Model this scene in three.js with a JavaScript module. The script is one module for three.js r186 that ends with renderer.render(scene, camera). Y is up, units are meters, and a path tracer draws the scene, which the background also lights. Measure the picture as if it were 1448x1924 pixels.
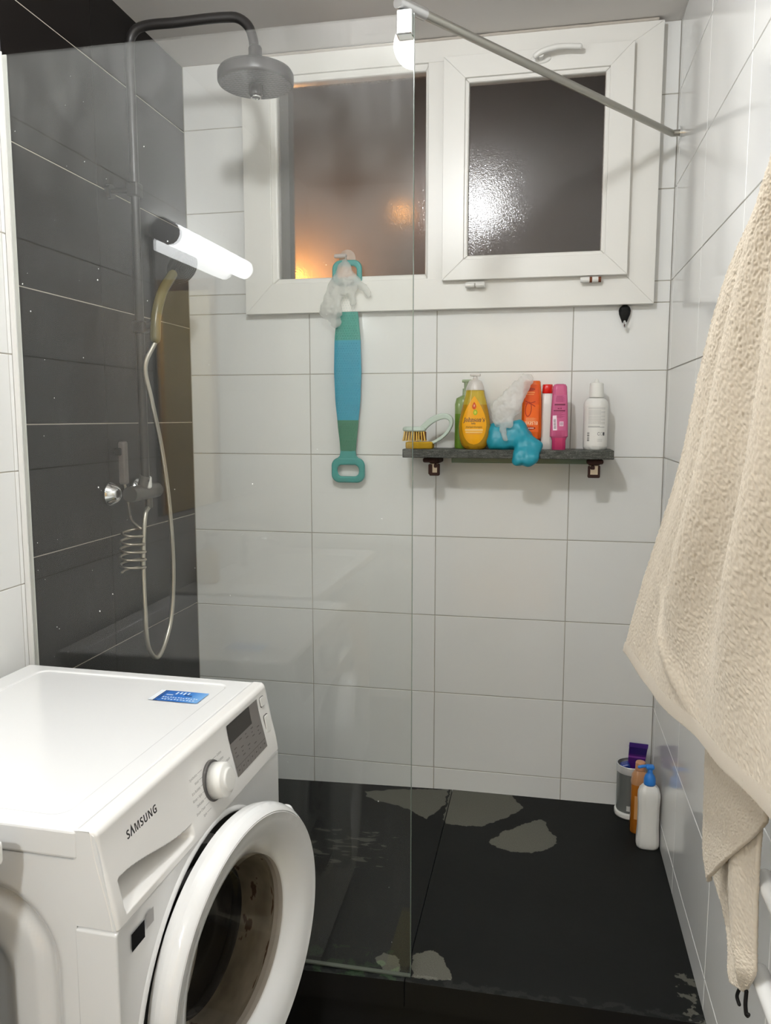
import * as THREE from 'three';
import { RoundedBoxGeometry } from 'three/addons/geometries/RoundedBoxGeometry.js';
import { mergeGeometries, mergeVertices, toCreasedNormals } from 'three/addons/utils/BufferGeometryUtils.js';
import { MarchingCubes } from 'three/addons/objects/MarchingCubes.js';
import { ImprovedNoise } from 'three/addons/math/ImprovedNoise.js';
import { RectAreaLightUniformsLib } from 'three/addons/lights/RectAreaLightUniformsLib.js';

// ------------------------------------------------------------------ camera, light, exposure
// axes: x to the right along the window wall, y up from the shower floor, z out of the window wall into the room
const scene = new THREE.Scene();
scene.background = new THREE.Color().setRGB(0.0035, 0.0025, 0.002);          // night outside
const camera = new THREE.PerspectiveCamera(66.05, 1448 / 1924, 0.05, 60);
camera.position.set(1.1232, 1.1847, 2.3982);
camera.rotation.order = 'YXZ';
camera.rotation.set(-0.11914, 0.19915, 0);
const renderer = new THREE.WebGLRenderer({ antialias: true });
renderer.toneMapping = THREE.LinearToneMapping;
renderer.toneMappingExposure = 0.79;
renderer.shadowMap.enabled = true;
RectAreaLightUniformsLib.init();
const CEILING_LAMP = { position: [0.755, 2.165, 1.53], power: 2.75 };           // candela
const WALL_LAMP = { luminance: 25 };
const HALL_LAMP = { power: 9.5 };

// ------------------------------------------------------------------ helpers
const V = (x, y, z) => new THREE.Vector3(x, y, z);
const rgb = (r, g, b) => new THREE.Color().setRGB(r, g, b);
const noise = new ImprovedNoise();
function seeded(a) { return () => { a |= 0; a = (a + 0x6d2b79f5) | 0; let t = Math.imul(a ^ (a >>> 15), 1 | a); t = (t + Math.imul(t ^ (t >>> 7), 61 | t)) ^ t; return ((t ^ (t >>> 14)) >>> 0) / 4294967296; }; }
const rnd = seeded(11);
const lerp = (a, b, t) => a + (b - a) * t, clamp = (x, a = 0, b = 1) => Math.min(b, Math.max(a, x));
const smooth = (a, b, x) => { const t = clamp((x - a) / (b - a)); return t * t * (3 - 2 * t); };
const fbm = (x, y, z = 0, o = 4) => { let s = 0, a = 0.5; for (let i = 0; i < o; i++) { s += a * noise.noise(x, y, z); x *= 2.03; y *= 2.03; z *= 2.03; a *= 0.5; } return s; };
const taken = {};
function numbered(name) { if (!(name in taken)) { taken[name] = 0; return name; } taken[name]++; return name + '_' + String(taken[name]).padStart(3, '0'); }
function part(name, geometry, material, parent, label) {
  const m = new THREE.Mesh(geometry, material);
  m.name = name; m.castShadow = true; m.receiveShadow = true;
  if (label) m.userData.label = label;
  parent.add(m);
  return m;
}
function thing(name, label, category, position = [0, 0, 0], turn = 0, extra = {}) {
  const o = new THREE.Group();
  o.name = numbered(name); o.position.set(...position); o.rotation.y = turn;
  o.userData = { label, category, ...extra };
  scene.add(o);
  return o;
}
function single(name, label, category, geometry, material, position = [0, 0, 0], extra = {}) {
  const m = part(numbered(name), geometry, material, scene);
  m.position.set(...position); m.userData = { label, category, ...extra };
  return m;
}
function mat(color, roughness = 0.5, more = {}) { return new THREE.MeshPhysicalMaterial({ color: color.isColor ? color : new THREE.Color(color), roughness, metalness: 0, ...more }); }
const box = (w, h, d, x = 0, y = 0, z = 0) => new THREE.BoxGeometry(w, h, d).translate(x, y, z);
const rbox = (w, h, d, r, x = 0, y = 0, z = 0, s = 3) => new RoundedBoxGeometry(w, h, d, s, r).translate(x, y, z);
const cyl = (r0, r1, h, x = 0, y = 0, z = 0, n = 32) => new THREE.CylinderGeometry(r0, r1, h, n).translate(x, y, z);
function clean(g) { g = g.index ? g.toNonIndexed() : g; for (const k of Object.keys(g.attributes)) if (!['position', 'normal', 'uv'].includes(k)) g.deleteAttribute(k); g.morphAttributes = {}; if (!g.attributes.uv) g.setAttribute('uv', new THREE.BufferAttribute(new Float32Array(g.attributes.position.count * 2), 2)); return g; }
const merge = (...gs) => mergeGeometries(gs.map(clean));
function tube(points, r, n = 48, radial = 12, closed = false) {
  const c = new THREE.CatmullRomCurve3(points.map((p) => V(...p)), closed, 'centripetal');
  const g = new THREE.TubeGeometry(c, n, r, radial, closed);
  if (closed) return g;
  const caps = [0, 1].map((t) => { const s = new THREE.SphereGeometry(r, radial, 8); const p = c.getPoint(t); return s.translate(p.x, p.y, p.z); });
  return merge(g, ...caps);
}
function rod(a, b, r, n = 20) { const A = V(...a), B = V(...b), d = B.clone().sub(A), g = new THREE.CylinderGeometry(r, r, d.length(), n); g.applyQuaternion(new THREE.Quaternion().setFromUnitVectors(V(0, 1, 0), d.clone().normalize())); const m = A.add(B).multiplyScalar(0.5); return g.translate(m.x, m.y, m.z); }
const lathe = (pts, n = 48) => new THREE.LatheGeometry(pts.map(([r, y]) => new THREE.Vector2(r, y)), n);
function roundedRect(x0, y0, x1, y1, r, into = new THREE.Shape()) {
  into.moveTo(x0 + r, y0); into.lineTo(x1 - r, y0); into.absarc(x1 - r, y0 + r, r, -Math.PI / 2, 0); into.lineTo(x1, y1 - r); into.absarc(x1 - r, y1 - r, r, 0, Math.PI / 2);
  into.lineTo(x0 + r, y1); into.absarc(x0 + r, y1 - r, r, Math.PI / 2, Math.PI); into.lineTo(x0, y0 + r); into.absarc(x0 + r, y0 + r, r, Math.PI, Math.PI * 1.5);
  return into;
}
const extrude = (shape, depth, bevel = 0, seg = 2, curve = 12) => new THREE.ExtrudeGeometry(shape, { depth: depth - 2 * bevel, bevelEnabled: bevel > 0, bevelSize: bevel, bevelThickness: bevel, bevelOffset: -bevel, bevelSegments: seg, curveSegments: curve }).translate(0, 0, bevel);
// a grid of points p(u, v) -> [x, y, z] as one smooth sheet
function sheet(p, nu, nv) {
  const pos = [], uv = [], idx = [];
  for (let j = 0; j <= nv; j++) for (let i = 0; i <= nu; i++) { pos.push(...p(i / nu, j / nv)); uv.push(i / nu, j / nv); }
  for (let j = 0; j < nv; j++) for (let i = 0; i < nu; i++) { const a = j * (nu + 1) + i, b = a + 1, c = a + nu + 1, d = c + 1; idx.push(a, b, d, a, d, c); }
  const g = new THREE.BufferGeometry();
  g.setAttribute('position', new THREE.Float32BufferAttribute(pos, 3)); g.setAttribute('uv', new THREE.Float32BufferAttribute(uv, 2)); g.setIndex(idx); g.computeVertexNormals();
  return g;
}
// cloth with thickness: both faces of a sheet and its rim, the pile raised by noise
function cloth(p, nu, nv, thick, pile, freq) {
  const base = sheet(p, nu, nv), P = base.attributes.position, N = base.attributes.normal, n = P.count, pos = [], uv = [], idx = [];
  for (const s of [1, -1]) for (let k = 0; k < n; k++) {
    const x = P.getX(k), y = P.getY(k), z = P.getZ(k), i = k % (nu + 1), j = Math.floor(k / (nu + 1)), rim = Math.min(i, nu - i, j, nv - j), e = rim === 0 ? 0.25 : rim === 1 ? 0.75 : 1;
    const h = pile * (noise.noise(x * freq + 7 * s, y * freq, z * freq) + 0.18 * noise.noise(x * freq * 0.3, y * freq * 0.3 + 3 * s, z * freq * 0.3) + 0.8 * noise.noise(x * freq * 2.1, y * freq * 2.1, z * freq * 2.1 + s));
    const d = s * (thick * e + h);
    pos.push(x + N.getX(k) * d, y + N.getY(k) * d, z + N.getZ(k) * d); uv.push(base.attributes.uv.getX(k), base.attributes.uv.getY(k));
  }
  const I = base.index.array; for (let k = 0; k < I.length; k += 3) { idx.push(I[k], I[k + 1], I[k + 2]); idx.push(I[k] + n, I[k + 2] + n, I[k + 1] + n); }
  const ring = []; for (let i = 0; i <= nu; i++) ring.push(i); for (let j = 1; j <= nv; j++) ring.push(j * (nu + 1) + nu); for (let i = nu - 1; i >= 0; i--) ring.push(nv * (nu + 1) + i); for (let j = nv - 1; j > 0; j--) ring.push(j * (nu + 1));
  ring.forEach((a, k) => { const b = ring[(k + 1) % ring.length]; idx.push(a, a + n, b, b, a + n, b + n); });
  const g = new THREE.BufferGeometry();
  g.setAttribute('position', new THREE.Float32BufferAttribute(pos, 3)); g.setAttribute('uv', new THREE.Float32BufferAttribute(uv, 2)); g.setIndex(idx); g.computeVertexNormals();
  return g;
}
// bottles: rings [y, half width, half depth, squareness]
function at(sections, y) {
  let i = 0; while (i < sections.length - 2 && y > sections[i + 1][0]) i++;
  const A = sections[i], B = sections[i + 1], t = clamp((y - A[0]) / Math.max(1e-6, B[0] - A[0]));
  return [y, lerp(A[1], B[1], t), lerp(A[2], B[2], t), lerp(A[3] ?? 2, B[3] ?? 2, t)];
}
function loft(sections, seg = 40, closeTop = true) {
  const pos = [], idx = [], uv = [], n = sections.length;
  sections.forEach(([y, a, b, e = 2], j) => { for (let i = 0; i <= seg; i++) { const t = (i / seg) * Math.PI * 2, c = Math.cos(t), s = Math.sin(t); pos.push(a * Math.sign(c) * Math.abs(c) ** (2 / e), y, b * Math.sign(s) * Math.abs(s) ** (2 / e)); uv.push(i / seg, j / (n - 1)); } });
  for (let j = 0; j < n - 1; j++) for (let i = 0; i < seg; i++) { const a = j * (seg + 1) + i, b = a + 1, c = a + seg + 1, d = c + 1; idx.push(a, d, b, a, c, d); }
  for (const [j, up] of closeTop ? [[0, 0], [n - 1, 1]] : [[0, 0]]) { const k = pos.length / 3; pos.push(0, sections[j][0], 0); uv.push(0.5, 0.5); for (let i = 0; i < seg; i++) { const a = j * (seg + 1) + i; up ? idx.push(k, a + 1, a) : idx.push(k, a, a + 1); } }
  const g = new THREE.BufferGeometry();
  g.setAttribute('position', new THREE.Float32BufferAttribute(pos, 3)); g.setAttribute('uv', new THREE.Float32BufferAttribute(uv, 2)); g.setIndex(idx);
  return toCreasedNormals(g, 0.7);
}
// a label that lies on the front of a lofted bottle; width(v) is its half width in metres
function wrap(sections, y0, y1, width, off = 0.0005, nu = 24, nv = 24) {
  return sheet((u, v) => {
    const y = lerp(y0, y1, v), [, a, b, e] = at(sections, y), x = (u * 2 - 1) * (typeof width === 'function' ? width(v) : width);
    return [x, y, b * Math.max(0, 1 - Math.min(1, Math.abs(x / a)) ** e) ** (1 / e) + off];
  }, nu, nv);
}
function canvas(w, h, draw) {
  const c = document.createElement('canvas'); c.width = w; c.height = h;
  const g = c.getContext('2d'); draw(g, w, h);
  const t = new THREE.CanvasTexture(c); t.colorSpace = THREE.SRGBColorSpace; t.magFilter = THREE.LinearFilter;
  return t;
}
function field(w, h, fn, srgb = false) {
  const d = new Uint8Array(w * h * 4);
  for (let y = 0; y < h; y++) for (let x = 0; x < w; x++) { const v = fn((x + 0.5) / w, (y + 0.5) / h), k = (y * w + x) * 4, a = Array.isArray(v) ? v : [v, v, v]; for (let c = 0; c < 3; c++) d[k + c] = clamp(a[c]) * 255; d[k + 3] = 255; }
  const t = new THREE.DataTexture(d, w, h); t.magFilter = THREE.LinearFilter; t.minFilter = THREE.LinearFilter; t.wrapS = t.wrapT = THREE.RepeatWrapping; if (srgb) t.colorSpace = THREE.SRGBColorSpace; t.needsUpdate = true;
  return t;
}
// a blended body from capsules [ax, ay, az, bx, by, bz, ra, rb], meshed
function blend(caps, lo, hi, res, k = 0.012, squash = [1, 1, 1], wobble = 0, wfreq = 60) {
  const mc = new MarchingCubes(res, new THREE.MeshBasicMaterial(), false, false, 200000), span = hi.map((h, i) => h - lo[i]);
  mc.isolation = 0;
  const half = res / 2;
  for (let z = 0; z < res; z++) for (let y = 0; y < res; y++) for (let x = 0; x < res; x++) {
    const p = [x, y, z].map((q, i) => lo[i] + ((q - half) / half * 0.5 + 0.5) * span[i]);
    let s = 0;
    for (const [ax, ay, az, bx, by, bz, ra, rb] of caps) {
      const px = (p[0] - ax) * squash[0], py = (p[1] - ay) * squash[1], pz = (p[2] - az) * squash[2], dx = (bx - ax) * squash[0], dy = (by - ay) * squash[1], dz = (bz - az) * squash[2];
      const h = clamp((px * dx + py * dy + pz * dz) / (dx * dx + dy * dy + dz * dz + 1e-9));
      const d = Math.hypot(px - h * dx, py - h * dy, pz - h * dz) - lerp(ra, rb, h);
      s += Math.exp(-d / k);
    }
    let d = s > 1e-30 ? -k * Math.log(s) : 0.2;
    if (wobble) d += wobble * fbm(p[0] * wfreq, p[1] * wfreq, p[2] * wfreq, 2);
    mc.field[z * res * res + y * res + x] = -d;
  }
  mc.update();
  const n = mc.count, pos = new Float32Array(n * 3);
  for (let i = 0; i < n; i++) for (let c = 0; c < 3; c++) pos[i * 3 + c] = lo[c] + (mc.positionArray[i * 3 + c] * 0.5 + 0.5) * span[c];
  let g = new THREE.BufferGeometry(); g.setAttribute('position', new THREE.BufferAttribute(pos, 3));
  g = mergeVertices(g, 1e-5); g.computeVertexNormals();
  return g;
}

// ------------------------------------------------------------------ materials
const speck = field(256, 256, (u, v) => 0.5 + 0.5 * fbm(u * 40, v * 40, 2, 3));
const M = {
  whiteTile: [0, 1, 2].map((i) => mat(rgb(0.84 - i * 0.012, 0.84 - i * 0.012, 0.82 - i * 0.013), 0.1)),
  grout: mat(rgb(0.44, 0.41, 0.355), 0.9),
  darkTile: [0, 1].map((i) => mat(rgb(0.007 + i * 0.001, 0.0055 + i * 0.001, 0.005 + i * 0.001), 0.32, { specularIntensity: 0.35 })),
  lightGrout: mat(rgb(0.55, 0.5, 0.43), 0.9),
  plaster: mat(rgb(0.62, 0.58, 0.53), 0.95),
  frame: mat(rgb(0.83, 0.815, 0.77), 0.32),
  machine: mat(rgb(0.82, 0.82, 0.81), 0.22, { clearcoat: 0.4, clearcoatRoughness: 0.12 }),
  machineGrey: mat(rgb(0.10, 0.095, 0.09), 0.5),
  black: mat(rgb(0.009, 0.0085, 0.008), 0.5, { specularIntensity: 0.35 }),
  chrome: mat(rgb(0.82, 0.83, 0.84), 0.12, { metalness: 1 }),
  steel: mat(rgb(0.42, 0.41, 0.37), 0.34, { metalness: 1 }),
  ceramic: mat(rgb(0.83, 0.82, 0.79), 0.08),
  whitePlastic: mat(rgb(0.80, 0.79, 0.75), 0.3),
  towel: mat(rgb(0.545, 0.478, 0.385), 0.97, { sheen: 0.5, sheenRoughness: 0.8, sheenColor: rgb(0.9, 0.85, 0.75) }),
  hem: mat(rgb(0.545, 0.485, 0.40), 0.9),
  film: mat(rgb(0.93, 0.93, 0.91), 0.4, { transmission: 0.78, thickness: 0, specularIntensity: 0.9 }),
};

// ------------------------------------------------------------------ the setting
const W = 1.461, H = 2.2588, DEPTH = 3.05, GLASS = 0.865, ROW0 = 0.0694, FLOOR = -0.2;
const tileCache = {};
function tileGeometry(w, h, bevel = 0.0009, t = 0.003) {
  const key = w.toFixed(3) + 'x' + h.toFixed(3);
  if (tileCache[key]) return tileCache[key];
  const x = w / 2, y = h / 2, b = bevel, q = [], uv = [];
  const r = [[-x, -y], [x, -y], [x, y], [-x, y]], i = [[-x + b, -y + b], [x - b, -y + b], [x - b, y - b], [-x + b, y - b]];
  const quad = (A, B, C, D) => { for (const p of [A, B, C, A, C, D]) { q.push(...p); uv.push(p[0], p[1]); } };
  quad([...i[0], 0], [...i[1], 0], [...i[2], 0], [...i[3], 0]);
  for (let k = 0; k < 4; k++) { const m = (k + 1) % 4; quad([...r[k], -b], [...r[m], -b], [...i[m], 0], [...i[k], 0]); quad([...r[k], -t], [...r[m], -t], [...r[m], -b], [...r[k], -b]); }
  const g = new THREE.BufferGeometry(); g.setAttribute('position', new THREE.Float32BufferAttribute(q, 3)); g.setAttribute('uv', new THREE.Float32BufferAttribute(uv, 2)); g.computeVertexNormals();
  return (tileCache[key] = g);
}
function less([a0, b0, a1, b1], hole) {          // a rectangle without a hole
  if (!hole) return [[a0, b0, a1, b1]];
  const [h0, k0, h1, k1] = hole, out = [];
  if (h0 >= a1 || h1 <= a0 || k0 >= b1 || k1 <= b0) return [[a0, b0, a1, b1]];
  if (b0 < k0) out.push([a0, b0, a1, k0]); if (b1 > k1) out.push([a0, k1, a1, b1]);
  const l = Math.max(b0, k0), t = Math.min(b1, k1);
  if (a0 < h0) out.push([a0, l, h0, t]); if (a1 > h1) out.push([h1, l, a1, t]);
  return out;
}
function tiles(wall, name, mats, columns, rows, holes = [], jx = 0.0024, jy = 0.0024) {
  for (let i = 0; i < columns.length - 1; i++) for (let j = 0; j < rows.length - 1; j++) {
    let rects = [[columns[i], rows[j], columns[i + 1], rows[j + 1]]];
    for (const h of holes) rects = rects.flatMap((r) => less(r, h));
    for (const [a, b, c, d] of rects) {
      if (c - a < 0.008 || d - b < 0.008) continue;
      const m = part(name, tileGeometry(c - a - jx, d - b - jy), mats[Math.floor(rnd() * mats.length)], wall);
      m.position.set((a + c) / 2, (b + d) / 2, (rnd() - 0.5) * 0.0003);
    }
  }
}
function steps(from, to, start, pitch) { const s = [from]; let x = start + Math.ceil((from - start) / pitch) * pitch; if (x - from < 0.006) x += pitch; for (; x < to - 0.006; x += pitch) s.push(x); s.push(to); return s; }
const setting = (name, label, category, pos, turn) => thing(name, label, category, pos, turn, { kind: 'structure' });
const back = 0.0018, thick = 0.12;
const slab = (a, b, c, d) => box(c - a, d - b, thick - back, (a + c) / 2, (b + d) / 2, -(thick + back) / 2);
const rows = (from) => steps(from, H, ROW0, 0.25);

{ // window wall
  const w = setting('wall_back', 'white tiled wall with the window and the stone shelf', 'wall', [0, 0, 0], 0);
  part('grout', merge(slab(-0.12, FLOOR, W + 0.12, 1.56), slab(-0.12, 1.56, 0.25, H + 0.1), slab(1.37, 1.56, W + 0.12, H + 0.1), slab(0.25, 2.215, 1.37, H + 0.1)), M.grout, w);
  tiles(w, 'tile', M.whiteTile, [0, 0.3985, 0.797, 1.1955, W], rows(-0.035), [[0.21, 1.51, 1.405, 2.4]]);
}
{ // left wall: dark tiles in the shower, white ones outside it; local x runs against z
  const w = setting('wall_left', 'left wall, dark tiles inside the shower and white tiles outside', 'wall', [0, 0, 0], Math.PI / 2);
  part('grout', slab(-DEPTH, FLOOR, -GLASS, H + 0.1), M.grout, w);
  part('light_grout', slab(-GLASS, FLOOR, 0, H + 0.1), M.lightGrout, w);
  tiles(w, 'tile', M.whiteTile, steps(-DEPTH, -GLASS - 0.008, -0.886, 0.4), rows(FLOOR));
  tiles(w, 'dark_tile', M.darkTile, [-GLASS + 0.006, -0.511, 0], steps(-0.05, H, 2.0654 - 0.2985 * 7, 0.2985), [], 0.0012, 0.0026);
}
{ const w = setting('wall_right', 'glossy white tiled wall behind the beige towel', 'wall', [W, 0, 0], -Math.PI / 2);
  part('grout', slab(0, FLOOR, DEPTH, H + 0.1), M.grout, w);
  tiles(w, 'tile', M.whiteTile, steps(0, DEPTH, 0.046, 0.4), rows(FLOOR)); }
{ const w = setting('wall_rear', 'white tiled wall at the far end behind the viewer, with the doorway', 'wall', [0, 0, DEPTH], Math.PI);
  part('grout', merge(slab(-W - 0.12, FLOOR, -1.26, H + 0.1), slab(-0.5, FLOOR, 0.12, H + 0.1), slab(-1.26, 1.86, -0.5, H + 0.1)), M.grout, w);
  tiles(w, 'tile', M.whiteTile, steps(-W, 0, -0.4, 0.4), rows(FLOOR), [[-1.26, -1, -0.5, 1.86]]);
  const wood = mat(rgb(1, 1, 1), 0.5, { map: field(256, 512, (u, v) => { const g = 0.5 + 0.5 * fbm(u * 18 + 2 * fbm(u * 2, v * 3), v * 2.2, 5); return [0.62 + 0.12 * g, 0.46 + 0.11 * g, 0.20 + 0.08 * g]; }, true) });
  const d = setting('door_1', 'ochre wooden door standing open behind the viewer', 'door', [1.235, FLOOR, DEPTH + 0.13], -Math.PI / 2);
  part('leaf', rbox(0.70, 2.0, 0.04, 0.004, 0.36, 1.01, 0), wood, d);
  for (const y of [0.55, 1.5]) part('door_panel', rbox(0.48, 0.72, 0.05, 0.008, 0.36, y, 0), wood, d);
  part('handle', merge(rod([0.64, 1.0, -0.05], [0.64, 1.0, 0.05], 0.009), rod([0.64, 1.0, 0.048], [0.53, 1.0, 0.048], 0.009)), M.chrome, d);
  const j = setting('trim_1', 'ochre wooden door frame behind the viewer', 'door frame', [0.88, FLOOR, DEPTH + 0.06], 0);
  part('frame_board', merge(box(0.03, 2.06, 0.16, -0.365, 1.03, 0), box(0.03, 2.06, 0.16, 0.365, 1.03, 0), box(0.76, 0.03, 0.16, 0, 2.045, 0)), wood, j);
  const h = setting('hallway', 'lit hallway beyond the doorway behind the viewer', 'hallway', [0.88, FLOOR, DEPTH + 0.12], 0);
  const ochre = mat(rgb(0.62, 0.50, 0.26), 0.8), cream = mat(rgb(0.80, 0.78, 0.74), 0.9);
  part('far_wall', box(2.4, 2.5, 0.1, 0, 1.25, 1.75), ochre, h);
  part('side_wall', box(0.1, 2.5, 1.7, -1.15, 1.25, 0.85), cream, h);
  part('side_wall', box(0.1, 2.5, 1.7, 1.15, 1.25, 0.85), cream, h);
  part('hall_ceiling', box(2.4, 0.1, 1.8, 0, 2.55, 0.9), cream, h);
  part('hall_floor', box(2.4, 0.1, 1.8, 0, -0.05, 0.9), wood, h);
  const hl = thing('hall_lamp', 'round lamp on the hallway ceiling behind the viewer', 'lamp', [0.75, 2.3, DEPTH + 0.75]);
  part('lamp_globe', new THREE.SphereGeometry(0.1, 32, 20).translate(0, -0.11, 0), mat(rgb(0.9, 0.9, 0.9), 0.4, { emissive: rgb(1, 0.93, 0.8), emissiveIntensity: 8 }), hl);
  part('lamp_base', cyl(0.05, 0.05, 0.02, 0, -0.01, 0), M.whitePlastic, hl);
  const L = new THREE.PointLight(rgb(0.92, 0.965, 1.0), HALL_LAMP.power); L.position.set(0, -0.11, 0); L.shadow.radius = 4; L.castShadow = true; L.name = 'hall_light'; hl.add(L); }
{ const c = setting('ceiling', 'plain plastered grey white ceiling', 'ceiling', [0, H, 0], 0);
  part('plaster', box(W + 0.24, 0.1, DEPTH + 0.24, W / 2, 0.05, DEPTH / 2), mat(rgb(0.72, 0.69, 0.66), 0.95, { bumpMap: speck, bumpScale: 0.0006 }), c); }
{ const f = setting('floor', 'black tiled bathroom floor in front of the shower step', 'floor', [0, FLOOR, 0], 0);
  part('screed', box(W + 0.24, 0.1, DEPTH + 0.24, W / 2, -0.0535, DEPTH / 2), M.machineGrey, f);
  const blackTile = [0, 1].map((i) => mat(rgb(0.012 + 0.004 * i, 0.011 + 0.004 * i, 0.01 + 0.004 * i), 0.35));
  for (let x = 0; x < W; x += 0.4) for (let z = 0.92; z < DEPTH; z += 0.4) { const w = Math.min(0.4, W - x), d = Math.min(0.4, DEPTH - z); const t = part('floor_tile', box(w - 0.002, 0.004, d - 0.002), blackTile[Math.floor(rnd() * 2)], f); t.position.set(x + w / 2, -0.002, z + d / 2); } }

// shower floor: two dark stone slabs, wet except for the pale dry patches that the photograph shows
{
  const f = setting('shower_floor', 'raised shower floor of wet black stone with pale dry patches', 'shower floor', [0, 0, 0], 0);
  const dry = [
    [[0.582, 0.053], [0.672, 0.024], [0.845, 0.0], [0.847, 0.096], [0.834, 0.14], [0.817, 0.17], [0.802, 0.199], [0.775, 0.178], [0.746, 0.151], [0.691, 0.121], [0.628, 0.106], [0.598, 0.087]],
    [[0.852, -0.01], [1.044, -0.01], [1.066, 0.045], [1.086, 0.075], [1.057, 0.121], [1.02, 0.161], [0.969, 0.212], [0.915, 0.22], [0.868, 0.217], [0.853, 0.195]],
    [[0.994, 0.293], [1.031, 0.23], [1.09, 0.172], [1.131, 0.138], [1.151, 0.15], [1.159, 0.195], [1.181, 0.226], [1.182, 0.263], [1.159, 0.296], [1.116, 0.327], [1.058, 0.33], [1.014, 0.317]],
    [[0.862, 0.799], [0.889, 0.778], [0.919, 0.779], [0.938, 0.81], [0.953, 0.841], [0.956, 0.862], [0.92, 0.868], [0.872, 0.868]],
    [[0.783, 0.824], [0.796, 0.8], [0.827, 0.806], [0.841, 0.838], [0.843, 0.86], [0.807, 0.854]],
  ];
  const inside = (P, x, z) => { let c = false; for (let i = 0, j = P.length - 1; i < P.length; j = i++) { const [xi, zi] = P[i], [xj, zj] = P[j]; if (zi > z !== zj > z && x < ((xj - xi) * (z - zi)) / (zj - zi) + xi) c = !c; } return c; };
  const stone = (x0, x1, z0, z1, n, m) => field(n, m, (u, v) => {
    const x = lerp(x0, x1, u), z = lerp(z0, z1, v), wx = x + 0.012 * fbm(x * 45, z * 45, 1, 5), wz = z + 0.012 * fbm(x * 45, z * 45, 9, 5);
    const g = 0.5 + 0.5 * fbm(x * 420, z * 420, 3, 2), big = fbm(x * 7, z * 7, 4, 3);
    let c = [0.05 + 0.035 * g + 0.02 * big, 0.056 + 0.035 * g + 0.02 * big, 0.05 + 0.035 * g + 0.02 * big], d = 0;
    for (const P of dry) if (inside(P, wx, wz)) d = 1;
    const band = x > 0.45 && x < 0.76 && z > 0.27 && z < 0.5 ? Math.min(smooth(0.45, 0.5, x), smooth(0.76, 0.66, x), smooth(0.27, 0.3, z), smooth(0.5, 0.44, z)) : 0;
    if (band > 0 && fbm(x * 16, z * 52, 6, 4) > 0.1 + 0.3 * (1 - band)) d = 0.72;
    if (x > 1.39 && z > 0.74 && fbm(x * 40, z * 40, 8, 4) > 0.04 + 0.4 * (1 - smooth(1.39, 1.44, x))) d = 0.85;
    if (d) c = c.map((q, k) => lerp(q, [0.375, 0.37, 0.335][k] + 0.2 * (g - 0.5), d));
    if (z > 0.79 && x < 0.84 && x > 0.55 && fbm(x * 26, z * 30, 12, 4) > 0.08) c = c.map((q, k) => q + [0.05, 0.1, 0.04][k]);
    if (z > 0.858 && fbm(x * 34, z * 60, 15, 4) > 0.02) c = c.map((q) => q + 0.13 * g);
    return c;
  }, true);
  const wet = (map) => mat(rgb(1, 1, 1), 0.6, { map, specularIntensity: 0.45, bumpMap: speck, bumpScale: 0.0003 });
  const top = (x0, x1, z0, z1, h) => { const g = box(x1 - x0, h, z1 - z0); return g; };
  const left = part('stone_slab', top(0, 0.8575, 0, 0.884, 0.06), [0, 0, 0, 0, 0, 0].map((_, i) => i === 2 ? wet(stone(0, 0.8575, 0.884, 0, 640, 640)) : M.black), f);
  // BoxGeometry's top face: u runs with x, v runs against z
  left.position.set(0.42875, -0.03, 0.442); 
  const g = left.geometry, P = g.attributes.position; for (let i = 0; i < P.count; i++) { const x = P.getX(i) + 0.42875; P.setY(i, P.getY(i) - 0.026 * clamp((0.857 - x) / 0.857)); } g.computeVertexNormals();
  const right = part('stone_slab', top(0.8595, W, 0, 0.884, 0.06), [0, 0, 0, 0, 0, 0].map((_, i) => i === 2 ? wet(stone(0.8595, W, 0.884, 0, 512, 640)) : M.black), f);
  right.position.set((0.8595 + W) / 2, -0.03, 0.442);
  part('step_riser', box(W, 0.168, 0.87, W / 2, -0.116, 0.44), M.black, f);
}

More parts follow.
